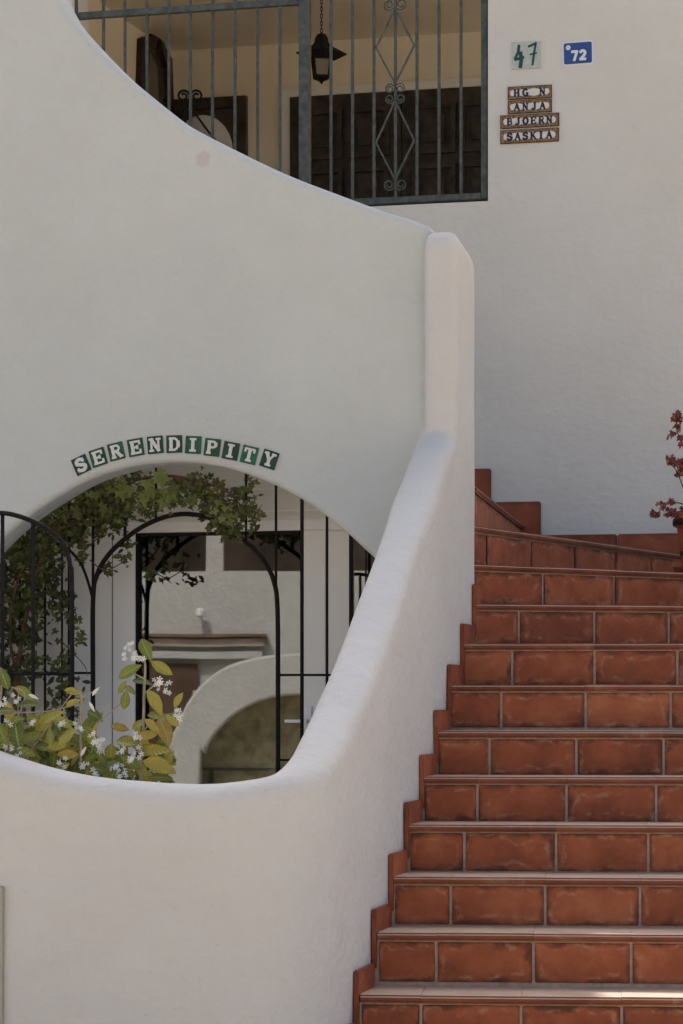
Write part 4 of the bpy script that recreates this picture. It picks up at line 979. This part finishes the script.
br([(-40, 270), (60, 262), (160, 258), (240, 240), (300, 205), (345, 180)], .0035, .002); br([(522, 190), (560, 160), (590, 150)], .003, .002); br([(520, 140), (490, 125), (470, 115)], .003, .002)
br([(515, 330), (560, 280), (640, 260)], .003, .002); br([(60, 560), (100, 420), (160, 330), (200, 270), (265, 185)], .004, .002); br([(20, 560), (20, 400), (60, 290), (90, 195), (40, 170)], .004, .002); br([(-10, 300), (5, 180), (0, 100)], .004, .003)
br([(291, 460), (290, 330), (293, 195)], .005, .005)
shpart('branches', bm, M['twig'], smooth=True)
bm = bmesh.new(); box(bm, Vector((-1.45, 9.36, zn(0) - .02)), Vector((1, -.26, 0)).normalized(), Vector((.2, 1, 0)).normalized(), ZV, 1.2, .35, .42); tag(obj('planter_soil', bm, M['soil']), kind='structure')

# ------------------------------------------------------------------ potted plant on the winder
pc = Vector((1.625, 12.80, zn(9) + .001)); pot = empty('potted_plant', pc); tag(pot, 'terracotta pot with dark rim and trailing reddish leaves on the stair turn', 'potted plant')
def ppart(name, bm, m, **k):
    o = obj(name, bm, m, **k); o.parent = pot; o.matrix_parent_inverse = Matrix.Translation(pot.location).inverted()
bm = bmesh.new(); lathe(bm, [(.07, 0), (.10, .005), (.115, .03), (.12, .034), (.108, .034), (.09, .014)], pc, 32); ppart('saucer', bm, M['pot'], smooth=True)
bm = bmesh.new(); lathe(bm, [(.065, .016), (.07, .02), (.085, .12), (.098, .215), (.112, .22), (.114, .255), (.104, .257), (.098, .23)], pc, 32); ppart('pot', bm, M['pot'], smooth=False)
bm = bmesh.new(); lathe(bm, [(.1125, .222), (.118, .226), (.118, .252), (.112, .2585), (.105, .2585)], pc, 32); lathe(bm, [(.0815, .085), (.084, .088), (.086, .106), (.0845, .108)], pc, 32); ppart('rim_band', bm, M['potrim'], smooth=True)
bm = leafbm(); sb = bmesh.new(); YP = pc.y
def ppx(px, py, dy=0): return P(px, py, YP - dy)
stems = [[(692, 520), (684, 505), (672, 503), (662, 508), (656, 518)], [(694, 520), (690, 480), (684, 450), (677, 430), (676, 412)], [(696, 520), (702, 480), (698, 450), (690, 440)], [(693, 520), (684, 490), (676, 470), (668, 462)], [(696, 520), (712, 500), (720, 520)], [(696, 520), (704, 470), (712, 440)]]
for st_ in stems:
    cps = smooth_curve(st_, 6); tube(sb, [ppx(x, y, .04) for x, y in cps], .0035, 5, .002)
def pl_leaves(px, py, r, n, s=.035):
    for _ in range(n):
        c = ppx(px + rnd.gauss(0, r * .55), py + rnd.gauss(0, r * .5), .04 + rnd.uniform(-.06, .06)); lobed_leaf(bm, c, rv() + Vector((0, 0, -.3)), Vector((rnd.uniform(-.7, .7), -1, rnd.uniform(-.2, 1))), s * rnd.uniform(.7, 1.3), rnd.random() * .85)
for (x, y, r, n) in ((655, 514, 3.5, 14), (660, 506, 3, 7), (671, 502, 4, 10), (669, 512, 4, 12), (678, 514, 6, 26), (688, 512, 8, 34), (704, 512, 8, 34), (677, 417, 5, 22), (676, 428, 4, 10), (671, 434, 3, 5), (681, 440, 4, 10), (672, 461, 5, 18), (679, 466, 6, 26), (686, 462, 6, 20), (681, 473, 4, 12), (700, 455, 9, 30), (710, 440, 8, 20), (686, 435, 5, 12)):
    pl_leaves(x, y, r, n)
ppart('foliage', bm, M['redleaf'], recalc=False); ppart('stems', sb, M['bark'], smooth=True)

# ------------------------------------------------------------------ opposite house across the lane (it is what the glass doors mirror)
def mirror_pt(p):
    d = (p - G.o).dot(G.n) + .0315; return p - G.n * (2 * d)
opp = empty('opposite_house', mirror_pt(P(220, 860, 27))); tag(opp, 'white house with an arch across the lane, mirrored in the glass doors', 'house')
YO = 27.0
def opart(name, bm, m):
    for v in bm.verts: v.co = mirror_pt(v.co)
    o = obj(name, bm, m); o.parent = opp; o.matrix_parent_inverse = Matrix.Translation(opp.location).inverted(); return o
OP = Plane(0, YO + 3, 0); OQ = Plane(0, YO, 0)
def obx(bm, pl, xa, xb, ya, yb, d0, d1):
    a, z1_ = pl.sz(xa, ya); b, z0_ = pl.sz(xb, yb); pbox(bm, pl, a, b, max(z0_, ZG), z1_, d0, d1)
bm = bmesh.new()
obx(bm, OP, -900, 1400, 571, 1400, -.4, 0); obx(bm, OP, -900, -20, 350, 570.9, -.4, 0); obx(bm, OP, 206, 223, 480, 570.9, -.3, -.02); obx(bm, OP, 330, 345, 480, 570.9, -.3, -.02); obx(bm, OP, -900, 1400, 300, 480, -.4, 0); obx(bm, OP, 600, 1400, 480.1, 570.9, -.4, 0)
opart('wall', bm, M['plaster_opp'])
bm = bmesh.new(); obx(bm, OP, -900, 1400, 300, 1400, -2.5, -2.3); opart('loggia_wall', bm, mat('loggia_brown', (.10, .075, .055), .9, var=.5, vscale=1.5))
bm = bmesh.new(); obx(bm, OP, 60, 267, 634, 637, .002, .15); opart('eave', bm, M['brownroof'])
bm = bmesh.new(); obx(bm, OP, 60, 264, 638.5, 646, .002, .1); opart('cornice', bm, mat('pale_brown_trim', (.42, .36, .31), .8, var=.15))
bm = bmesh.new(); obx(bm, OP, 60, 262, 651, 658, .002, .12); opart('beam', bm, M['plaster_opp'])
bm = bmesh.new(); obx(bm, OP, 120, 198, 663, 1000, .002, .05); opart('shutter', bm, mat('brown_shutter', (.1, .06, .04), .7, var=.3))
bm = bmesh.new(); lathe(bm, [(.02, 0), (.05, .02), (.05, .08), (.02, .1)], OP.px(201, 618, .12), 12); sq(bm, OP.px(201, 616, .12), OP.px(204, 626, .0), .02); opart('wall_lamp', bm, M['enamel'])
# arch wall in front
inn = [(200, 1100), (200, 781), (205, 754), (217, 732), (241, 711), (270, 699), (300, 696), (335, 700), (365, 716), (385, 742), (395, 775), (397, 800), (397, 1100)]
out_ = [(520, 1100), (500, 900), (470, 780), (430, 705), (380, 670), (330, 656), (296, 653), (262, 656), (228, 665), (205, 681), (188, 702), (172, 735), (150, 770), (110, 800), (-500, 810), (-500, 1100)]
inn = smooth_curve(inn, 3); out2 = smooth_curve(out_[1:14], 3)
poly = [OQ.sz(*p) for p in inn] + [OQ.sz(*out_[0])] + [OQ.sz(*p) for p in out2] + [OQ.sz(*p) for p in out_[14:]]
poly = [(t, max(z, ZG)) for t, z in poly]
o = slab('arch_wall', OQ, poly, .45, .03, M['plaster_opp'], seg=3)
for v in o.data.vertices: v.co = mirror_pt(v.co)
o.data.flip_normals(); o.parent = opp; o.matrix_parent_inverse = Matrix.Translation(opp.location).inverted()
bm = bmesh.new(); obx(bm, OQ, 190, 440, 600, 1100, -.6, -.452)
for v in bm.verts: v.co.z = min(v.co.z, OQ.sz(300, 690)[1])
opart('arch_back', bm, M['hedge'])
bm = bmesh.new(); obx(bm, OQ, 196, 400, 768, 771, -.42, -.40); obx(bm, OQ, 207, 212, 768, 1000, -.42, -.40); opart('railing', bm, M['iron_grey'])
